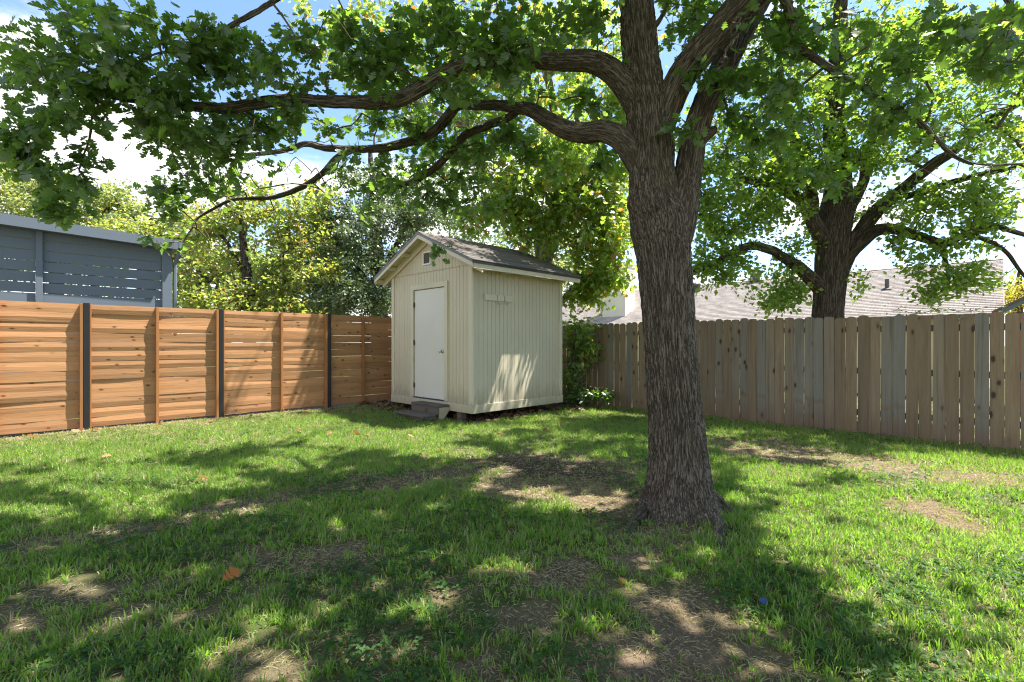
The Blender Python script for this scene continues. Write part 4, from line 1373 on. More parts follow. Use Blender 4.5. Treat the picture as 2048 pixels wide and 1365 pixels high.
    vis = [  # sprays inside the picture
        (70, 95, 3.35, 110, 55, 0.35, 34), (200, 110, 3.3, 110, 65, 0.35, 40), (330, 90, 3.2, 90, 60, 0.3, 12), (150, 25, 3.1, 60, 25, 0.2, 12), (235, 20, 2.7, 45, 26, 0.15, 9), (300, 60, 3.1, 60, 35, 0.2, 10),
        (60, 170, 3.35, 110, 60, 0.35, 28), (190, 190, 3.4, 120, 50, 0.35, 30), (120, 235, 3.4, 90, 45, 0.3, 20), (35, 300, 3.35, 45, 60, 0.25, 14), (130, 350, 3.4, 60, 40, 0.25, 13), (90, 405, 3.4, 60, 36, 0.22, 14), (180, 310, 3.4, 20, 20, 0.15, 3), (15, 250, 3.3, 40, 50, 0.25, 9),
        (290, 165, 3.4, 90, 45, 0.35, 22), (400, 150, 3.4, 90, 60, 0.35, 30), (480, 110, 3.4, 80, 55, 0.35, 26), (580, 130, 3.5, 90, 60, 0.4, 30), (420, 60, 3.2, 80, 40, 0.3, 12), (640, 60, 3.5, 90, 55, 0.4, 18),
        (330, 250, 3.6, 90, 45, 0.4, 26), (430, 270, 3.8, 90, 55, 0.5, 30), (540, 240, 3.7, 90, 45, 0.5, 26), (400, 340, 4.3, 110, 50, 0.6, 36), (520, 340, 4.6, 110, 45, 0.5, 30), (620, 250, 4.4, 80, 40, 0.5, 16), (340, 400, 4.6, 70, 40, 0.4, 22),
        (370, 470, 5.0, 75, 30, 0.3, 20), (320, 490, 4.9, 45, 20, 0.2, 10), (500, 450, 5.0, 45, 40, 0.3, 14), (500, 500, 5.0, 28, 22, 0.2, 6), (590, 430, 5.0, 40, 35, 0.3, 8), (450, 400, 5.0, 70, 30, 0.3, 14),
        (720, 110, 3.6, 100, 70, 0.5, 34), (830, 60, 3.7, 110, 60, 0.5, 30), (930, 90, 3.7, 110, 55, 0.4, 34), (1000, 110, 3.65, 80, 35, 0.3, 24), (1080, 70, 3.8, 90, 60, 0.5, 20), (1170, 40, 3.9, 80, 50, 0.5, 18), (900, 170, 3.8, 90, 35, 0.4, 14), (760, 160, 3.7, 80, 35, 0.4, 20), (980, 20, 3.9, 120, 30, 0.5, 18),
        (700, 260, 4.6, 90, 50, 0.5, 22), (800, 240, 4.7, 70, 40, 0.5, 16), (660, 350, 5.0, 90, 50, 0.5, 24), (780, 340, 5.1, 90, 50, 0.5, 24), (900, 300, 5.0, 90, 50, 0.5, 24), (1000, 280, 4.8, 90, 50, 0.5, 22), (1090, 180, 4.2, 80, 40, 0.4, 14), (1090, 310, 4.6, 60, 40, 0.4, 10), (860, 380, 5.3, 90, 40, 0.4, 20), (730, 420, 5.3, 60, 40, 0.4, 10), (960, 390, 5.2, 60, 40, 0.4, 9), (1190, 210, 4.4, 50, 40, 0.3, 9), (1200, 330, 4.5, 40, 30, 0.3, 6), (895, 430, 5.2, 20, 40, 0.1, 4), (1220, 90, 3.7, 30, 30, 0.15, 5),
        (873, 506, 5.0, 5, 8, 0.03, 2),
        (1500, 80, 3.5, 60, 60, 0.3, 24), (1450, 150, 3.55, 55, 28, 0.2, 16), (1540, 180, 3.7, 60, 70, 0.4, 20), (1380, 255, 3.6, 20, 20, 0.1, 4), (1600, 60, 3.5, 70, 60, 0.4, 22), (1560, 260, 4.2, 80, 70, 0.5, 22), (1470, 290, 4.3, 50, 50, 0.4, 14), (1480, 200, 4.2, 60, 50, 0.4, 14), (1380, 60, 4.3, 60, 60, 0.4, 18), (1360, 10, 3.9, 60, 30, 0.3, 8),
        (1700, 70, 3.5, 80, 60, 0.4, 18), (1700, 180, 3.5, 80, 40, 0.4, 14), (1800, 220, 3.4, 80, 40, 0.3, 14), (1820, 130, 3.5, 90, 60, 0.4, 16), (1900, 270, 3.4, 60, 40, 0.3, 10), (1990, 110, 2.9, 60, 40, 0.2, 10), (2010, 40, 2.5, 50, 40, 0.2, 10), (1960, 330, 3.4, 70, 25, 0.2, 9), (1890, 60, 3.3, 70, 50, 0.3, 12), (2020, 200, 3.3, 50, 40, 0.2, 8), (1640, 340, 4.4, 60, 50, 0.3, 9), (1860, 350, 3.5, 40, 24, 0.15, 5)]
    thin = lambda px, py: 0.37 if px < 260 and py < 215 else 0.50 if px < 530 and py < 160 else (0.72 if px < 700 else (0.62 if px < 1260 and py < 190 else (0.72 if px > 1340 else 0.9)))
    vis = [(*b[:6], max(2, round(b[6] * thin(b[0], b[1])))) for b in vis]
    c1 = blob_points(vis, r)
    far = np.linalg.norm(c1 - np.array([0, 0, EYE]), axis=1)
    c1 = c1[far > 1.9]
    # the crown above the picture: casts the shade on the lawn
    q = r.normal(0, 1, (1650, 3))
    q /= np.linalg.norm(q, axis=1)[:, None]
    q *= r.random(1650)[:, None] ** 0.42
    c2 = np.array([0.9, 3.5, 6.5]) + q * np.array([5.6, 4.3, 3.0])
    q = r.normal(0, 1, (520, 3))
    q /= np.linalg.norm(q, axis=1)[:, None]
    c2 = np.vstack([c2, np.array([3.4, 6.4, 8.2]) + q * r.random(520)[:, None] ** 0.42 * np.array([4.0, 3.0, 1.9])])  # extra unseen leaves, added to block sky light from shed side and fence
    c2 = c2[~in_view(c2, 130)]
    c2 = c2[c2[:, 2] > 3.3]
    c2 = c2[np.linalg.norm(c2 - np.array([0, 0, EYE]), axis=1) > 2.4]
    Vt, Ft, dirs = grow(skel, np.vstack([c1, c2]), r, sag=0.08, rmin=0.0021)
    off = np.array(base)
    tag(link('twigs', mesh_np('twigs', Vt - off, Ft, M_TWIG, True), t), kind='stuff')
    d1, d2 = dirs[:len(c1)], dirs[len(c1):]
    s1 = sprays(c1, d1, r, 16, 0.125, 0.090, droop=0.30)
    s2 = sprays(c2, d2, r, 15, 0.26, 0.165, droop=0.2)
    s1 = pick(s1, ~(shades_lit(s1[0]) & (r.random(len(s1[0])) < 0.95)))
    s2 = pick(s2, ~shades_lit(s2[0]) & ~in_view(s2[0], 4))
    link('crown', leaves_mesh('crown', s1[0] - off, s1[1], s1[2], s1[3], 'oak', M_OAK, r, 0.28, s1[4]), t)
    link('crown', leaves_mesh('crown', s2[0] - off, s2[1], s2[2], s2[3], 'broad', M_OAK, r, 0.2, s2[4]), t)


oak()


def simple_tree(name, label, base, trunk_rows, branches, blobs, per, spread, size, kind, leafmat, barkmat, seed, group=None, sag=0.05, extra=None, droop=0.2, curl=0.2, rmin=0.004, lit=False):
    r = np.random.default_rng(seed)
    t = root(name, label, 'tree', base, 0, group)
    off = np.array(base)
    skel = []
    for i, rows in enumerate([trunk_rows] + branches):
        big = max(q[3] * q[2] for q in rows)
        q, ra = px_path(rows, 0.05, 0.03 if i else 0.0, seed + i)
        limb_obj('trunk' if i == 0 else 'limb', t, q, ra, barkmat, 56 if i == 0 else 24, 0.05, min(0.014, 0.08 * float(np.median(ra))), seed + i * 2.0)
        skel.append(q[::5])
    c = blob_points(blobs, r)
    if extra is not None:
        c = np.vstack([c, extra])
    if lit:
        c = c[~(shades_lit(c, 1.0) & ~in_view(c, 20))]
    Vt, Ft, dirs = grow(np.vstack(skel), c, r, sag=sag, rmin=rmin, step=3)
    tag(link('twigs', mesh_np('twigs', Vt - off, Ft, M_TWIG if barkmat is not M_BARKP else M_BARKP, True), t), kind='stuff')
    s = sprays(c, dirs, r, per, spread, size, droop, 0.55)
    link('crown', leaves_mesh('crown', s[0] - off, s[1], s[2], s[3], kind, leafmat, r, curl, s[4]), t)
    return t


def base_at(px, Y, z=0.0):
    p = P(px, HY, Y)
    return (float(p[0]), float(p[1]), z)


# the tree beyond the picket fence, right
D2 = 9.4
r_ = np.random.default_rng(3)
up = r_.normal(0, 1, (380, 3))
up /= np.linalg.norm(up, axis=1)[:, None]
up = np.array([5.2, 9.3, 8.6]) + up * (r_.random(380)[:, None] ** 0.4) * np.array([4.6, 3.4, 2.2])
up = up[~in_view(up, 10)]
simple_tree('shade_tree', 'spreading dark barked tree with small bright green leaves behind the picket fence', base_at(1660, D2, -0.1),
            [(1653, 860, D2, 66), (1654, 700, D2, 58), (1655, 640, D2, 56), (1660, 560, D2, 58), (1664, 510, D2, 60), (1668, 470, D2, 58), (1672, 430, D2, 60), (1676, 390, D2, 52), (1676, 340, D2, 44), (1668, 260, D2, 38), (1672, 160, D2, 32), (1680, 40, D2, 26), (1690, -120, D2, 16)],
            [[(1652, 585, D2, 36), (1622, 556, D2 - 0.1, 28), (1580, 522, D2 - 0.3, 21), (1535, 497, D2 - 0.5, 18), (1490, 494, D2 - 0.6, 17), (1450, 515, D2 - 0.7, 15), (1415, 537, D2 - 0.8, 12), (1372, 548, D2 - 0.9, 7)],
             [(1655, 510, D2, 36), (1634, 460, D2 - 0.1, 31), (1610, 412, D2 - 0.2, 26), (1580, 388, D2 - 0.3, 22), (1540, 370, D2 - 0.5, 18), (1480, 355, D2 - 0.8, 12), (1420, 345, D2 - 1, 6)],
             [(1625, 440, D2 - 0.1, 24), (1622, 380, D2, 22), (1600, 320, D2 + 0.1, 18), (1575, 220, D2 + 0.2, 15), (1560, 120, D2 + 0.2, 10), (1550, 20, D2, 6)],
             [(1674, 560, D2, 34), (1704, 492, D2 - 0.1, 32), (1750, 428, D2 - 0.2, 28), (1800, 385, D2 - 0.3, 23), (1860, 335, D2 - 0.5, 22), (1910, 300, D2 - 0.6, 18), (1980, 240, D2 - 0.8, 16), (2060, 195, D2 - 1.0, 12), (2150, 150, D2 - 1.2, 7)],
             [(1690, 520, D2 - 0.1, 24), (1735, 474, D2 - 0.3, 26), (1775, 458, D2 - 0.5, 22), (1830, 470, D2 - 0.7, 19), (1890, 488, D2 - 0.9, 16), (1930, 470, D2 - 1.1, 13), (1990, 455, D2 - 1.2, 11), (2060, 475, D2 - 1.4, 9), (2140, 500, D2 - 1.5, 5)],
             [(1880, 486, D2 - 0.9, 9), (1893, 520, D2 - 0.95, 8), (1897, 550, D2 - 1.0, 6), (1890, 590, D2 - 1.0, 3)],
             [(1690, 440, D2, 24), (1720, 380, D2 + 0.2, 20), (1740, 300, D2 + 0.4, 16), (1760, 180, D2 + 0.5, 12), (1790, 60, D2 + 0.5, 7)],
             [(1930, 465, D2 - 1.1, 10), (1990, 490, D2 - 1.2, 8), (2030, 525, D2 - 1.3, 7), (2070, 580, D2 - 1.3, 5)],
             [(1810, 395, D2 - 0.3, 14), (1880, 372, D2 - 0.6, 12), (1960, 350, D2 - 0.9, 10), (2060, 330, D2 - 1.2, 6)]],
            [(1460, 380, 8.7, 110, 70, 1.0, 60), (1420, 470, 8.6, 60, 60, 0.6, 26), (1540, 300, 9.2, 110, 80, 1.2, 60), (1500, 450, 8.9, 80, 50, 0.6, 20), (1430, 280, 8.8, 90, 80, 1.0, 40), (1560, 180, 9.4, 110, 90, 1.3, 60), (1480, 110, 9.2, 100, 90, 1.2, 46), (1670, 230, 9.4, 120, 90, 1.3, 56), (1640, 330, 9.4, 100, 60, 1.0, 36),
             (1650, 90, 9.6, 140, 90, 1.4, 66), (1790, 120, 9.4, 130, 100, 1.3, 66), (1760, 280, 9.0, 110, 70, 1.1, 54), (1700, 330, 8.9, 90, 60, 0.8, 26), (1560, 400, 8.8, 70, 50, 0.7, 22), (1900, 130, 8.8, 120, 100, 1.2, 56), (2010, 120, 8.4, 100, 110, 1.1, 46), (1900, 250, 8.6, 110, 60, 1.0, 40), (2010, 300, 8.2, 90, 70, 0.9, 30), (1850, 400, 8.7, 90, 36, 0.6, 20), (1970, 400, 8.2, 90, 40, 0.7, 22),
             (1580, 560, 9.2, 45, 50, 0.4, 16), (1540, 600, 9.0, 40, 26, 0.3, 10), (1600, 480, 9.3, 40, 40, 0.4, 9), (1850, 540, 8.3, 60, 50, 0.4, 16), (1920, 545, 8.3, 45, 30, 0.3, 10), (1870, 595, 8.3, 34, 20, 0.25, 7), (1800, 500, 8.6, 50, 30, 0.4, 8), (1930, 480, 8.2, 60, 40, 0.5, 12), (1720, 440, 9.2, 40, 30, 0.5, 5), (1720, 560, 9.2, 20, 30, 0.3, 3), (1880, 70, 7.4, 130, 70, 0.6, 34), (2000, 90, 7.1, 100, 80, 0.6, 34), (1770, 60, 7.8, 110, 70, 0.6, 26), (2180, 120, 7.0, 120, 90, 0.7, 40), (2250, 350, 7.0, 120, 90, 0.7, 20), (1480, 540, 8.8, 50, 40, 0.4, 16), (1410, 540, 8.6, 40, 40, 0.4, 14), (1600, 330, 9.0, 90, 60, 0.8, 30), (1470, 420, 8.7, 90, 50, 0.6, 30), (1940, 420, 8.3, 100, 60, 0.6, 26), (1830, 430, 8.6, 70, 50, 0.5, 16), (1560, 590, 9.0, 60, 30, 0.3, 12), (1960, 570, 8.2, 50, 40, 0.3, 10)],
            32, 0.27, 0.098, 'small', M_ELM, M_BARK2, 31, extra=up, rmin=0.0035, lit=True)

# the sycamore behind the shed
D3 = 11.2
simple_tree('sycamore_tree', 'sycamore with large leaves turning yellow and rust rising behind the shed', base_at(1095, D3, 0.0),
            [(1095, 830, D3, 34), (1092, 640, D3, 34), (1085, 500, D3, 32), (1065, 420, D3, 30), (1010, 395, D3 - 0.1, 24), (960, 330, D3 - 0.2, 20), (930, 240, D3 - 0.2, 17), (950, 120, D3, 15), (985, -20, D3, 12), (1000, -160, D3, 7)],
            [[(1088, 560, D3, 22), (1110, 420, D3, 20), (1120, 300, D3, 18), (1100, 180, D3, 16), (1075, 60, D3, 13), (1070, -80, D3, 8)],
             [(1092, 640, D3, 18), (1135, 590, D3 - 0.1, 13), (1170, 560, D3 - 0.2, 9), (1215, 555, D3 - 0.4, 5)],
             [(1092, 700, D3, 14), (1140, 690, D3 - 0.4, 9), (1165, 715, D3 - 0.6, 5)],
             [(1120, 320, D3, 14), (1180, 260, D3 - 0.3, 11), (1240, 190, D3 - 0.4, 7), (1300, 130, D3 - 0.4, 4)],
             [(940, 260, D3 - 0.2, 12), (860, 220, D3, 9), (780, 190, D3 + 0.2, 6), (700, 150, D3 + 0.2, 4)],
             [(1090, 160, D3, 12), (1160, 90, D3, 9), (1230, 20, D3, 5)]],
            [(1000, 340, 10.6, 110, 80, 0.9, 60), (1120, 360, 10.6, 90, 80, 0.9, 60), (1200, 430, 10.2, 60, 70, 0.7, 40), (980, 430, 10.8, 100, 50, 0.6, 50), (1100, 470, 10.6, 80, 50, 0.7, 40), (1225, 480, 10.1, 40, 50, 0.5, 16), (1185, 540, 11.0, 50, 50, 0.35, 26), (1175, 600, 10.9, 40, 36, 0.25, 16), (1220, 560, 10.7, 40, 40, 0.3, 10), (1190, 490, 10.9, 60, 40, 0.4, 14),
             (1156, 660, 10.7, 24, 40, 0.2, 12), (1168, 715, 10.6, 20, 26, 0.2, 8), (1146, 755, 10.6, 12, 24, 0.15, 6),
             (900, 260, 11.2, 110, 90, 1.2, 36), (820, 140, 11.4, 120, 110, 1.2, 40), (960, 140, 11.2, 120, 100, 1.3, 44), (1080, 120, 11.2, 110, 100, 1.3, 44), (1180, 160, 11.0, 90, 100, 1.2, 40), (1200, 300, 10.8, 70, 80, 1.0, 30), (1060, 240, 11.0, 110, 80, 1.2, 36), (720, 80, 11.4, 110, 90, 1.2, 24), (640, 40, 11.4, 70, 60, 1.0, 10), (880, 30, 11.4, 150, 60, 1.2, 26), (1150, 20, 11.2, 120, 60, 1.2, 26), (1000, -120, 11, 260, 90, 1.6, 40), (1260, 80, 10.9, 60, 100, 1.0, 14), (740, 250, 11.4, 50, 50, 0.5, 6), (1250, 560, 10.4, 16, 26, 0.2, 4), (1245, 330, 10.8, 40, 80, 0.6, 30), (1250, 210, 10.8, 36, 70, 0.6, 26), (1238, 430, 10.5, 28, 50, 0.4, 16), (1130, 420, 10.9, 80, 60, 0.5, 24), (1145, 285, 9.1, 70, 60, 0.5, 24), (1105, 335, 9.4, 60, 50, 0.4, 16)],
            29, 0.40, 0.135, 'star', M_SYC, M_BARKP, 41, rmin=0.0045, droop=0.35)

# trees beyond the cedar fence
simple_tree('evergreen_oak', 'dense dark evergreen with tiny leaves behind the cedar fence beside the shed', base_at(760, 15.5, 0.0),
            [(760, 760, 15.5, 34), (758, 600, 15.5, 32), (752, 480, 15.5, 26), (745, 380, 15.5, 16), (740, 300, 15.5, 8)],
            [[(758, 600, 15.5, 20), (700, 520, 15.5, 14), (660, 460, 15.5, 8)], [(756, 560, 15.5, 18), (800, 480, 15.5, 13), (840, 430, 15.5, 7)]],
            [(740, 520, 15.2, 110, 70, 1.8, 90), (700, 590, 14.6, 90, 45, 1.2, 70), (760, 430, 15.4, 110, 60, 1.6, 80), (690, 480, 15.0, 70, 60, 1.2, 40), (820, 400, 15.6, 80, 70, 1.4, 54), (770, 610, 14.6, 60, 36, 1.0, 40), (860, 440, 15.6, 60, 40, 1.2, 26), (650, 420, 15.4, 50, 40, 1.0, 20), (640, 610, 14.8, 40, 30, 0.8, 16), (890, 360, 15.8, 60, 50, 1.2, 20), (740, 350, 15.8, 80, 40, 1.2, 26)],
            70, 0.42, 0.095, 'small', M_EVER, M_BARK2, 51, rmin=0.006)
simple_tree('mulberry_tree', 'open yellow green tree with bare grey branches beyond the pavilion corner', base_at(495, 14.2, 0.0),
            [(500, 760, 14.2, 26), (498, 640, 14.2, 24), (495, 560, 14.2, 20), (488, 500, 14.2, 15), (478, 430, 14.2, 8)],
            [[(500, 640, 14.2, 13), (450, 590, 14.0, 10), (400, 545, 13.8, 8), (370, 520, 13.8, 4)], [(470, 610, 14.0, 8), (420, 590, 13.9, 6), (380, 575, 13.8, 3)], [(497, 600, 14.2, 12), (540, 540, 14.2, 9), (590, 480, 14.2, 5)],
             [(500, 650, 13.9, 5), (478, 590, 13.7, 4), (462, 540, 13.6, 2)], [(478, 600, 13.7, 3), (455, 620, 13.6, 2.5), (425, 640, 13.6, 2)], [(495, 560, 14.2, 10), (450, 480, 14.3, 7), (400, 420, 14.4, 4)]],
            [(560, 560, 14.0, 80, 60, 1.0, 50), (600, 470, 14.4, 70, 50, 1.0, 40), (530, 440, 14.6, 90, 46, 1.0, 44), (430, 600, 13.6, 80, 34, 0.8, 30), (380, 560, 13.6, 36, 50, 0.6, 14), (560, 620, 13.6, 90, 22, 0.6, 26), (440, 440, 14.6, 80, 40, 1.0, 34), (620, 400, 14.8, 60, 40, 0.9, 22), (480, 520, 14.4, 50, 40, 0.7, 12), (660, 540, 14.2, 30, 40, 0.6, 10), (400, 480, 14.4, 50, 30, 0.7, 12), (510, 380, 14.8, 80, 30, 0.8, 18)],
            42, 0.42, 0.12, 'broad', M_YEL, M_BARK2, 61, rmin=0.006, droop=0.4)
simple_tree('pale_tree', 'tall pale green tree rising above the pavilion roof', base_at(110, 24.0, 0.0),
            [(110, 760, 24, 26), (112, 600, 24, 24), (118, 480, 24, 18), (126, 400, 24, 10)], [[(112, 560, 24, 14), (60, 450, 24, 9), (30, 380, 24, 5)], [(114, 540, 24, 14), (190, 450, 24, 9), (230, 400, 24, 5)]],
            [(90, 400, 23.5, 110, 46, 2.5, 60), (200, 420, 24, 90, 56, 2.0, 54), (20, 370, 24.5, 80, 60, 2.0, 40), (250, 410, 24, 40, 46, 1.5, 20), (120, 350, 24.5, 40, 20, 1.0, 8), (140, 480, 23.5, 200, 50, 2.5, 60), (20, 310, 25, 50, 30, 1.0, 8)],
            70, 0.66, 0.16, 'small', M_PALE, M_BARK2, 71, rmin=0.01)
simple_tree('yellowing_tree', 'yellow leaved low tree between the pavilion roof and the pale tall tree', base_at(300, 20.0, 0.0),
            [(300, 760, 20, 22), (300, 600, 20, 20), (298, 500, 20, 13), (292, 450, 20, 8)], [[(300, 540, 20, 12), (360, 470, 20, 8), (400, 440, 20, 4)], [(300, 520, 20, 10), (220, 470, 20, 6)]],
            [(300, 460, 19.6, 100, 30, 1.6, 50), (390, 450, 20, 80, 40, 1.6, 44), (200, 470, 19.4, 80, 16, 1.2, 22), (420, 510, 20, 60, 50, 1.4, 30), (340, 520, 20, 60, 40, 1.2, 24)],
            60, 0.54, 0.135, 'small', M_YEL, M_BARK2, 81, rmin=0.008)
simple_tree('golden_tree', 'golden yellow tree seen past the end of the neighbouring roof', base_at(2030, 24.0, -0.25),
            [(2034, 760, 24, 20), (2034, 640, 24, 18), (2036, 580, 24, 12), (2040, 540, 24, 6)], [[(2034, 620, 24, 9), (2010, 580, 24, 6), (2000, 560, 24, 3)]],
            [(2030, 590, 24, 40, 36, 1.4, 40), (2080, 570, 24, 50, 50, 1.4, 30), (2010, 605, 23.5, 22, 20, 0.8, 14), (2110, 600, 24, 60, 40, 1.0, 20)],
            40, 0.5, 0.11, 'small', M_GOLD, M_BARK2, 91, rmin=0.008)
simple_tree('distant_tree', 'distant green tree peeping over the ridge of the neighbouring roof', base_at(1600, 46.0, -0.25),
            [(1600, 740, 46, 14), (1600, 640, 46, 12), (1600, 560, 46, 6)], [[(1600, 620, 46, 7), (1570, 570, 46, 4)]],
            [(1590, 560, 46, 60, 24, 2, 26), (1560, 545, 46, 24, 10, 1.5, 8), (1850, 535, 46, 90, 20, 2, 0)],
            40, 0.8, 0.18, 'small', M_PALE, M_BARK2, 95, rmin=0.015)


def filler_tree(name, label, px, Y, hgt, wid, mat, seed, n=150, group=None):
    r = np.random.default_rng(seed)
    top = HY - (hgt - EYE) / Y * F
    w = wid / Y * F
    mid = 0.5 * (top + HY)
    simple_tree(name, label, base_at(px, Y, -0.2), [(px, HY + 30, Y, 0.5 / Y * F), (px, mid, Y, 0.4 / Y * F), (px, top + 20, Y, 0.12 / Y * F)],
                [[(px, mid + 20, Y, 0.2 / Y * F), (px - w * 0.4, mid - 20, Y, 0.1 / Y * F)], [(px, mid, Y, 0.2 / Y * F), (px + w * 0.4, mid - 40, Y, 0.1 / Y * F)]],
                [(px, (top + HY) / 2 - 10, Y, w, (HY - top) / 2, wid * 0.6, n)], 50, 0.8, 0.25, 'small', mat, M_BARK2, seed, rmin=0.012, group=group)


filler_tree('background_tree', 'green tree far behind the evergreen and the shed', 900, 30, 9.5, 4.0, M_EVER, 101)
filler_tree('background_tree', 'bushy tree far behind the open yellow green tree', 560, 32, 8.0, 4.2, M_PALE, 102)
filler_tree('background_tree', 'leafy green tree filling the gap between pavilion and evergreen', 450, 21, 5.6, 2.6, M_PALE, 105)
filler_tree('background_tree', 'green tree just left behind the evergreen', 640, 22, 7.0, 2.6, M_EVER, 106)
filler_tree('background_tree', 'dark tree far behind the pavilion slats', 190, 30, 11.0, 7.0, M_EVER, 103)
filler_tree('background_tree', 'dark tree far behind the left end of the pavilion', -120, 26, 10.0, 6.0, M_EVER, 107)
filler_tree('background_tree', 'green tree far behind the chimney and the sycamore', 1080, 34, 11.0, 4.5, M_PALE, 104)


# low growth at the back corner of the shed
def corner_shrub():
    r = np.random.default_rng(131)
    b = P(1160, HY, 10.5)
    base = (float(b[0]), float(b[1]), 0.0)
    t = root('shrub', 'dark leafy sapling squeezed between the shed and the picket fence', 'shrub', base)
    off = np.array(base)
    sk = []
    for i, rows in enumerate(([(1160, 812, 10.5, 7), (1152, 770, 10.5, 6), (1146, 720, 10.5, 5), (1150, 660, 10.5, 3)], [(1158, 812, 10.4, 5), (1175, 790, 10.3, 4), (1200, 785, 10.1, 2.5), (1226, 793, 10.0, 1.5)], [(1156, 810, 10.5, 5), (1142, 790, 10.5, 3), (1138, 760, 10.5, 2)])):
        q, ra = px_path(rows, 0.04, 0.01, i)
        limb_obj('stem', t, q, ra, M_BARK2, 10, 0.05, 0.001, i)
        sk.append(q[::3])
    c = blob_points([(1148, 790, 10.45, 20, 22, 0.25, 26), (1180, 790, 10.2, 34, 12, 0.2, 16), (1146, 735, 10.5, 16, 30, 0.2, 18), (1160, 690, 10.5, 26, 30, 0.2, 22), (1212, 792, 10.05, 16, 6, 0.1, 7)], r)
    Vt, Ft, dirs = grow(np.vstack(sk), c, r, sag=0.05, rmin=0.0025, step=3)
    tag(link('twigs', mesh_np('twigs', Vt - off, Ft, M_TWIG, True), t), kind='stuff')
    s = sprays(c, dirs, r, 16, 0.20, 0.10, 0.35)
    link('foliage', leaves_mesh('foliage', s[0] - off, s[1], s[2], s[3], 'oval', M_OAK, r, 0.25, s[4]), t)


corner_shrub()


def fence_vine():
    r = np.random.default_rng(141)
    x, y = uv2xy(FENCE_U + 0.12, 0.42)
    t = root('vine', 'thin vine creeping over the picket tops near the outbuilding', 'vine', (x, y, 1.0))
    off = np.array([x, y, 1.0])
    pts = []
    for v in np.linspace(1.15, 0.0, 16):
        a, b = uv2xy(FENCE_U + 0.05 + 0.03 * math.sin(v * 9), v)
        pts.append((a, b, 1.82 + 0.03 * math.sin(v * 13)))
    pts = np.array(pts)
    V, Fq = tube_np(pts, np.full(len(pts), 0.004), 5)
    link('stem', mesh_np('stem', V - off, Fq, M_TWIG, True), t)
    c = pts[r.integers(0, len(pts), 46)] + r.normal(0, 0.03, (46, 3))
    s = sprays(c, np.tile([0, 0, 1.0], (46, 1)), r, 4, 0.06, 0.04, 0.2)
    link('foliage', leaves_mesh('foliage', s[0] - off, s[1], s[2], s[3], 'oval', M_EVER, r, 0.2, s[4]), t)


fence_vine()


# ------------------------------------------------------------------ grass and what lies in it
def lawn_points(r, dens_bands, margin=1.0):
    xs, ys = [], []
    for y0, y1, dens in dens_bands:
        hw = 1.12 * y1 + margin
        n = int(2 * hw * (y1 - y0) * dens)
        x, y = r.uniform(-hw, hw, n), r.uniform(y0, y1, n)
        u, v = (x + y) * S2, (y - x) * S2
        ok = (np.abs(x) < 1.12 * y + margin) & (v < FENCE_V - 0.03) & (u < FENCE_U - 0.015)
        ok &= ~((u > SHED_U + 0.05) & (u < SHED_U + SHED_D) & (v > SHED_V + 0.05) & (v < SHED_V + SHED_W))
        ok &= ~(((x - TREE[0]) ** 2 + (y - TREE[1]) ** 2) < 0.29 ** 2)
        xs.append(x[ok])
        ys.append(y[ok])
    return np.concatenate(xs), np.concatenate(ys)


def blades(name, x, y, z, length, width, lean, az, rnd, dry, three, mat):
    n = len(x)
    ca, sa = np.cos(az), np.sin(az)
    tw = rng.uniform(0, 2 * np.pi, n)
    wx, wy = np.cos(tw) * width * 0.5, np.sin(tw) * width * 0.5
    b = np.stack([x, y, z], 1)
    w = np.stack([wx, wy, np.zeros(n)], 1)
    h1 = length * 0.55
    mid = b + np.stack([ca * lean * h1 * 0.55, sa * lean * h1 * 0.55, h1 * np.sqrt(np.maximum(0.05, 1 - (lean * 0.55) ** 2))], 1)
    h2 = length * 0.45
    l2 = np.minimum(0.98, lean * 1.35)
    tip = mid + np.stack([ca * l2 * h2, sa * l2 * h2, h2 * np.sqrt(1 - l2 ** 2) * np.where(lean > 0.75, -0.2, 1)], 1)
    if three:
        co = np.stack([b - w, b + w, mid - w * 0.8, mid + w * 0.8, tip], 1).reshape(-1, 3)
        k = np.arange(n)[:, None] * 5
        Fq = np.stack([k + np.array([0, 1, 3]), k + np.array([0, 3, 2]), k + np.array([2, 3, 4])], 1).reshape(-1, 3)
        rep = 5
    else:
        co = np.stack([b - w, b + w, tip], 1).reshape(-1, 3)
        Fq = np.arange(n * 3).reshape(-1, 3)
        rep = 3
    return mesh_np(name, co, Fq, mat, False, {'rnd': np.repeat(rnd, rep), 'dry': np.repeat(dry, rep)})


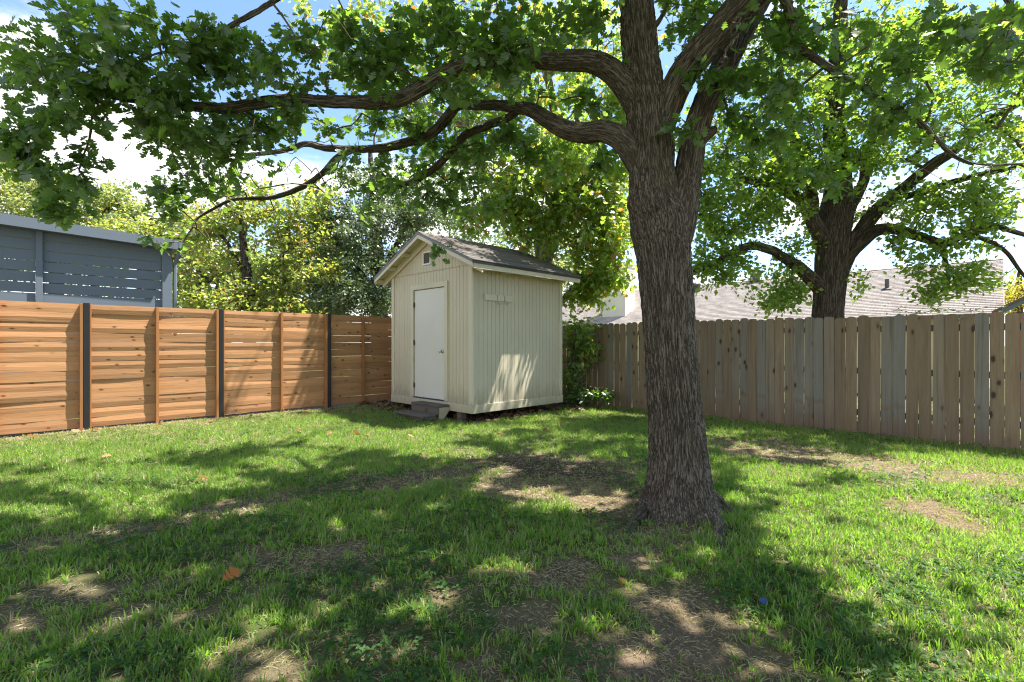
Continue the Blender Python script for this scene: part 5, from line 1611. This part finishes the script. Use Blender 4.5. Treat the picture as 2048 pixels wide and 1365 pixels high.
def grass():
    r = np.random.default_rng(77)

    def field(bands, per, spread, three, lmul, wmul):
        tx, ty = lawn_points(r, [(a, b, d / per) for a, b, d in bands])
        bare, _ = bareness(tx, ty)
        patch = pnoise(tx * 1.3, ty * 1.3, 11) + 0.6 * pnoise(tx * 4.2, ty * 4.2, 12)
        nearf = sstep(ty, 4.6, 2.4)                        # the lawn in front is thinner and more clumped
        right = sstep(tx, 0.8, 2.0)
        want = 0.97 - 0.95 * bare - (0.62 - 0.42 * right) * nearf * sstep(patch, 0.2, -0.3) - 0.10 * nearf
        keep = r.random(len(tx)) < want
        tx, ty, bare, patch = tx[keep], ty[keep], bare[keep], patch[keep]
        n = len(tx)
        size = r.uniform(0.65, 1.25, n) * (1 + 0.5 * np.clip(pnoise(tx * 2.4, ty * 2.4, 21), -0.5, 1)) * (1 - 0.45 * bare)
        tone = np.clip(0.5 + 0.55 * pnoise(tx * 1.1, ty * 1.1, 31) + 0.35 * pnoise(tx * 5, ty * 5, 32), 0, 1)
        az0 = r.uniform(0, 2 * np.pi, n)
        idx = np.repeat(np.arange(n), per)
        m = len(idx)
        rad = np.abs(r.normal(0, spread, m))
        az = az0[idx] + r.normal(0, 1.3, m)
        x, y = tx[idx] + np.cos(az) * rad, ty[idx] + np.sin(az) * rad
        u, v = (x + y) * S2, (y - x) * S2
        z = ground_z(x, y) - 0.004
        strip = sstep(v, 8.2, 9.4)                         # parched strip at the cedar fence
        dry = (r.random(m) < 0.17 + 0.40 * bare[idx] + 0.38 * strip + 0.12 * sstep(u, 7.6, 8.7)) * r.uniform(0.5, 1.0, m)
        length = size[idx] * r.uniform(0.6, 1.2, m) * lmul * (1 - 0.35 * strip)
        width = r.uniform(0.55, 1.5, m) * wmul
        lean = np.clip(np.abs(r.normal(0.52, 0.30, m)) + rad / spread * 0.10, 0.02, 0.97)
        rnd = np.clip(tone[idx] * 0.55 + r.random(m) * 0.45, 0, 1)
        return x, y, z, length, width, lean, az, rnd, dry

    a = field([(1.4, 2.2, 9500), (2.2, 3.2, 8500), (3.2, 4.6, 7500)], 9, 0.020, True, 0.064, 0.0062)
    g1 = blades('grass', *a, True, M_GRASS)
    tag(link('grass', g1), 'long green grass blades in clumps on the near lawn', kind='stuff')
    b = field([(4.6, 6.5, 5200), (6.5, 9.0, 3600), (9.0, 13.0, 2400)], 7, 0.022, False, 0.068, 0.0090)
    g2 = blades('grass', *b, False, M_GRASS)
    tag(link('grass', g2), 'mown green grass on the lawn towards the fences', kind='stuff')
    # dead blades and thatch lying flat, mostly on the worn ground
    x, y = lawn_points(r, [(1.4, 3.2, 9500), (3.2, 5.0, 6500), (5.0, 9.0, 2200), (9.0, 13.0, 900)])
    bare, _ = bareness(x, y)
    keep = r.random(len(x)) < 0.15 + 0.85 * bare * (0.4 + 0.6 * sstep(pnoise(x * 3, y * 3, 51), -0.3, 0.3))
    x, y = x[keep], y[keep]
    n = len(x)
    az = r.uniform(0, 2 * np.pi, n)
    L = r.uniform(0.012, 0.055, n)
    W = r.uniform(0.0012, 0.0030, n) * (1 + 0.25 * np.maximum(0, y - 3))
    z = ground_z(x, y) - 0.018 * bare[keep] + r.uniform(0.002, 0.012, n)
    dx, dy = np.cos(az) * L * 0.5, np.sin(az) * L * 0.5
    ox, oy = -np.sin(az) * W, np.cos(az) * W
    tilt = r.normal(0, 0.006, n)
    co = np.stack([np.stack([x - dx, y - dy, z - tilt], 1), np.stack([x + ox, y + oy, z + 0.003], 1), np.stack([x + dx, y + dy, z + tilt], 1)], 1).reshape(-1, 3)
    rnd = r.random(n)
    me = mesh_np('straw', co, np.arange(3 * n).reshape(-1, 3), M_GRASS, False, {'rnd': np.repeat(rnd, 3), 'dry': np.repeat(r.uniform(0.75, 1, n), 3)})
    tag(link('straw', me), 'dead grass blades lying on the bare soil', kind='stuff')
    # crumbs of soil and small stones on the worn ground
    x, y = lawn_points(r, [(1.4, 3.2, 2600), (3.2, 5.2, 1300), (5.2, 8.0, 350)])
    bare, _ = bareness(x, y)
    keep = r.random(len(x)) < bare ** 1.5 * 0.8
    x, y = x[keep], y[keep]
    n = len(x)
    R = np.abs(r.normal(0, 0.0035, n)) + 0.0022
    base = np.array([(1, 0, 0), (-0.5, 0.87, 0), (-0.5, -0.87, 0), (0, 0, 1.0)])
    co = base[None] * (R[:, None, None] * r.uniform(0.6, 1.4, (n, 4, 3)))
    th = r.uniform(0, 6.28, n)
    rot = np.stack([co[..., 0] * np.cos(th)[:, None] - co[..., 1] * np.sin(th)[:, None], co[..., 0] * np.sin(th)[:, None] + co[..., 1] * np.cos(th)[:, None], co[..., 2]], -1)
    rot += np.stack([x, y, ground_z(x, y) - 0.018 * bare[keep] - 0.001], 1)[:, None, :]
    T = np.array([(0, 1, 3), (1, 2, 3), (2, 0, 3)])
    me = mesh_np('soil_crumbs', rot.reshape(-1, 3), (T[None] + (np.arange(n) * 4)[:, None, None]).reshape(-1, 3), M_SOIL, False, {'grassy': np.zeros(n * 4), 'dark_soil': np.repeat(r.random(n) ** 3, 4)})
    tag(link('soil_crumbs', me), 'crumbs of soil and grit on the worn bare ground', kind='stuff')
    # clover and broad weeds
    x, y = lawn_points(r, [(1.4, 3.2, 900), (3.2, 5.0, 420), (5.0, 9.0, 110)])
    w = pnoise(x * 0.9, y * 0.9, 61) + 0.5 * pnoise(x * 3, y * 3, 62)
    px, py = topx(x, y)
    for cx, cy, rx, ry in ((330, 1090, 170, 40), (470, 1060, 130, 30), (1530, 1190, 120, 50), (1120, 1330, 120, 40), (230, 1340, 180, 40), (900, 1060, 60, 20), (1270, 835, 90, 12), (1250, 975, 40, 10)):
        w = np.maximum(w, 0.9 * (((px - cx) / rx) ** 2 + ((py - cy) / ry) ** 2 < 1))
    keep = (w > 0.24) & (r.random(len(x)) < 0.75)
    x, y = x[keep], y[keep]
    n = len(x)
    hgt = r.uniform(0.015, 0.05, n)
    az0 = r.uniform(0, 2 * np.pi, n)
    pos, dr, nor, ln = [], [], [], []
    for k in range(3):
        a = az0 + k * 2.094 + r.normal(0, 0.2, n)
        pos.append(np.stack([x, y, ground_z(x, y) + hgt], 1))
        dr.append(np.stack([np.cos(a), np.sin(a), r.normal(0.05, 0.25, n)], 1))
        nor.append(np.stack([r.normal(0, 0.2, n), r.normal(0, 0.2, n), np.ones(n)], 1))
        ln.append(r.uniform(0.012, 0.026, n) * (1 + 0.10 * y))
    me = leaves_mesh('clover', np.vstack(pos), np.vstack(dr), np.vstack(nor), np.concatenate(ln), 'broad', M_CLOVER, r, 0.2)
    tag(link('clover', me), 'low clover and broad weeds creeping through the lawn', kind='stuff')


grass()


def litter():
    r = np.random.default_rng(88)
    # dead leaves gathered under and round the shed
    u = np.concatenate([r.uniform(SHED_U - 0.05, SHED_U + 2.4, 300), r.uniform(SHED_U - 0.5, SHED_U + 0.5, 260), r.uniform(7.7, 8.8, 160)])
    v = np.concatenate([r.uniform(SHED_V - 0.12, SHED_V + 0.7, 300), r.uniform(SHED_V + 1.9, FENCE_V - 0.1, 260), r.uniform(5.9, 7.4, 160)])
    x, y = uv2xy(u, v)
    n = len(x)
    az = r.uniform(0, 2 * np.pi, n)
    pos = np.stack([x, y, ground_z(x, y) + r.uniform(0.0, 0.03, n)], 1)
    me = leaves_mesh('leaf_litter', pos, np.stack([np.cos(az), np.sin(az), r.normal(0, 0.3, n)], 1), np.stack([r.normal(0, 0.5, n), r.normal(0, 0.5, n), np.ones(n)], 1), r.uniform(0.05, 0.13, n), 'maple', M_LITTER, r, 0.6)
    tag(link('leaf_litter', me), 'brown dead leaves gathered under and behind the shed', kind='stuff')
    # single fallen leaves that can be picked out on the lawn
    shapes = []
    for k in range(5):
        rr = np.random.default_rng(200 + k)
        shapes.append(leaves_mesh('fallen_leaf', np.array([[-0.5, 0, 0.0]]), np.array([[1.0, 0, 0.12]]), np.array([[0.1 * k - 0.2, 0.25, 1.0]]), np.array([1.0]), 'maple' if k % 2 else 'oak', M_DRYLEAF, rr, 0.75, np.array([k / 4.0])))
    spots = [
        (66, 882, 'brown leaf in the grass at the far left end of the cedar fence', 'f'), (150, 872, 'brown leaf in the grass just left of the leftmost black post', 'f'),
        (192, 866, 'brown leaf in the dry grass just right of the leftmost black post', 'f'), (322, 852, 'brown leaf at the foot of the batten between the left and middle black posts', 'f'),
        (425, 846, 'brown leaf just left of the foot of the middle black post', 'f'), (500, 838, 'brown leaf in the dry grass a little right of the middle black post', 'f'),
        (566, 824, 'orange brown leaf at the foot of the batten left of the last black post', 'f'), (612, 830, 'brown leaf in dry grass between that batten and the last black post', 'f'),
        (664, 822, 'orange brown leaf on bare soil touching the foot of the last black post', 'f'), (722, 820, 'brown leaf in the shade at the foot of the batten nearest the shed', 'f'),
        (752, 832, 'brown leaf on the shaded soil between the last batten and the step', 'f'),
        (500, 888, 'curled brown leaf alone on the green lawn below the middle black post', 'm'), (600, 868, 'brown leaf on the lawn below the last wooden batten pair', 'm'), (660, 872, 'brown leaf on the sunlit lawn below the last black post', 'm'),
        (680, 905, 'brown leaf on the shaded lawn a good step out from the last black post', 'm'), (714, 870, 'left leaf of a close pair on the lawn left of the step', 'm'), (730, 874, 'right leaf of a close pair on the lawn left of the step', 'm'),
        (752, 858, 'brown leaf on the lawn between the leaf pair and the step', 'm'), (795, 862, 'brown leaf on the lawn nearest to the wooden step', 'm'), (822, 878, 'orange leaf on the sunlit lawn straight out from the shed door', 'm'),
        (880, 905, 'orange brown leaf on the lawn farthest out from the shed corner', 'm'), (1000, 868, 'brown leaf on the shaded lawn under the side wall of the shed', 'm'), (1090, 866, 'upright brown leaf on the lawn below the back corner of the shed', 'm'),
        (215, 920, 'brown leaf on the lawn well out from the leftmost black post', 'm'), (405, 967, 'pale brown leaf on the sunlit lawn above the dark worn strip', 'm'), (770, 892, 'brown leaf on the sunlit lawn left of the orange leaf', 'm'),
        (322, 1066, 'brown leaf in the shade just below the left part of the worn strip', 'u'), (428, 1044, 'small brown leaf at the lower edge of the pale part of the worn strip', 'u'), (545, 1066, 'small brown leaf in the shaded grass right of the worn strip end', 'u'),
        (886, 1170, 'orange brown leaf in a sunny tuft in the middle of the near lawn', 'u'), (1242, 1175, 'brown leaf on the worn ground between the oak and the small hole', 'u')]
    grp = {'f': 'dead leaves along the cedar fence', 'm': 'dead leaves on the lawn before the shed', 'u': 'dead leaves under the oak'}
    for px, py, lab, gk in spots:
        Y = F * EYE / (py - HY)
        if gk == 'f':
            Y *= 0.945
        xx = (px - CX) / F * Y
        z = float(ground_z(np.array([xx]), np.array([Y]))[0])
        s = r.uniform(0.085, 0.135) if Y > 4 else r.uniform(0.05, 0.075)
        o = link('fallen_leaf', shapes[int(r.integers(5))], None, (xx, Y, z + r.uniform(0.035, 0.055)), (r.normal(0, 0.4), r.normal(0, 0.4), r.uniform(0, 6.28)))
        o.scale = (s, s, s)
        tag(o, lab, 'leaf', grp[gk])
    # the big rust orange leaf in the shade, front left
    Y = F * EYE / (1172 - HY)
    xx = (457 - CX) / F * Y
    me = leaves_mesh('fallen_leaf', np.array([[-0.05, 0, 0.0]]), np.array([[0.55, 0.85, 0.25]]), np.array([[0.3, -0.45, 0.8]]), np.array([0.105]), 'oak', M_RUSTLEAF, np.random.default_rng(7), 0.4, np.array([0.4]))
    tag(link('fallen_leaf', me, None, (xx + 0.03, Y - 0.04, float(ground_z(np.array([xx]), np.array([Y]))[0]) + 0.045)), 'large rust orange leaf lying in the shaded grass, biggest fallen leaf', 'leaf')
    # blue bottle cap
    Y = F * EYE / (1217 - HY)
    xx = (1527 - CX) / F * Y
    b = root('bottle_cap', 'small round blue plastic cap lying in the shaded grass', 'bottle cap', (xx, Y, float(ground_z(np.array([xx]), np.array([Y]))[0]) + 0.035))
    b.rotation_euler = (math.radians(40), math.radians(-12), 0)
    MB().tube([(0, 0, 0), (0, 0, 0.010), (0, 0, 0.0101), (0, 0, 0.003)], [0.019, 0.0185, 0.0155, 0.0155], 24).build('rim', M_BLUERIM, b)
    MB().tube([(0, 0, 0.0032), (0, 0, 0.0048)], 0.0150, 24).build('disc', M_BLUE, b)

    # thin fallen twigs
    for (pa, pb), lab in ((((1275, 1230), (1340, 1205)), 'pale thin twig lying on the bare soil in front of the oak'),
                          (((1700, 1352), (1860, 1348)), 'thin grey twig lying in the near grass on the sunny side'),
                          (((640, 985), (700, 975)), 'short pale stick on the dark worn strip across the lawn')):
        ps = []
        for k in range(7):
            f = k / 6
            px, py = pa[0] + (pb[0] - pa[0]) * f, pa[1] + (pb[1] - pa[1]) * f
            Y = F * EYE / (py - HY)
            X = (px - CX) / F * Y
            ps.append((X, Y, float(ground_z(np.array([X]), np.array([Y]))[0]) + 0.012 + 0.008 * math.sin(k * 1.7)))
        ps = np.array(ps)
        o0 = ps[0].copy()
        tag(MB().tube(ps - o0, np.linspace(0.0045, 0.002, 7), 6).build('fallen_twig', M_TWIG, None, tuple(o0), smooth=True), lab, 'twig')


litter()
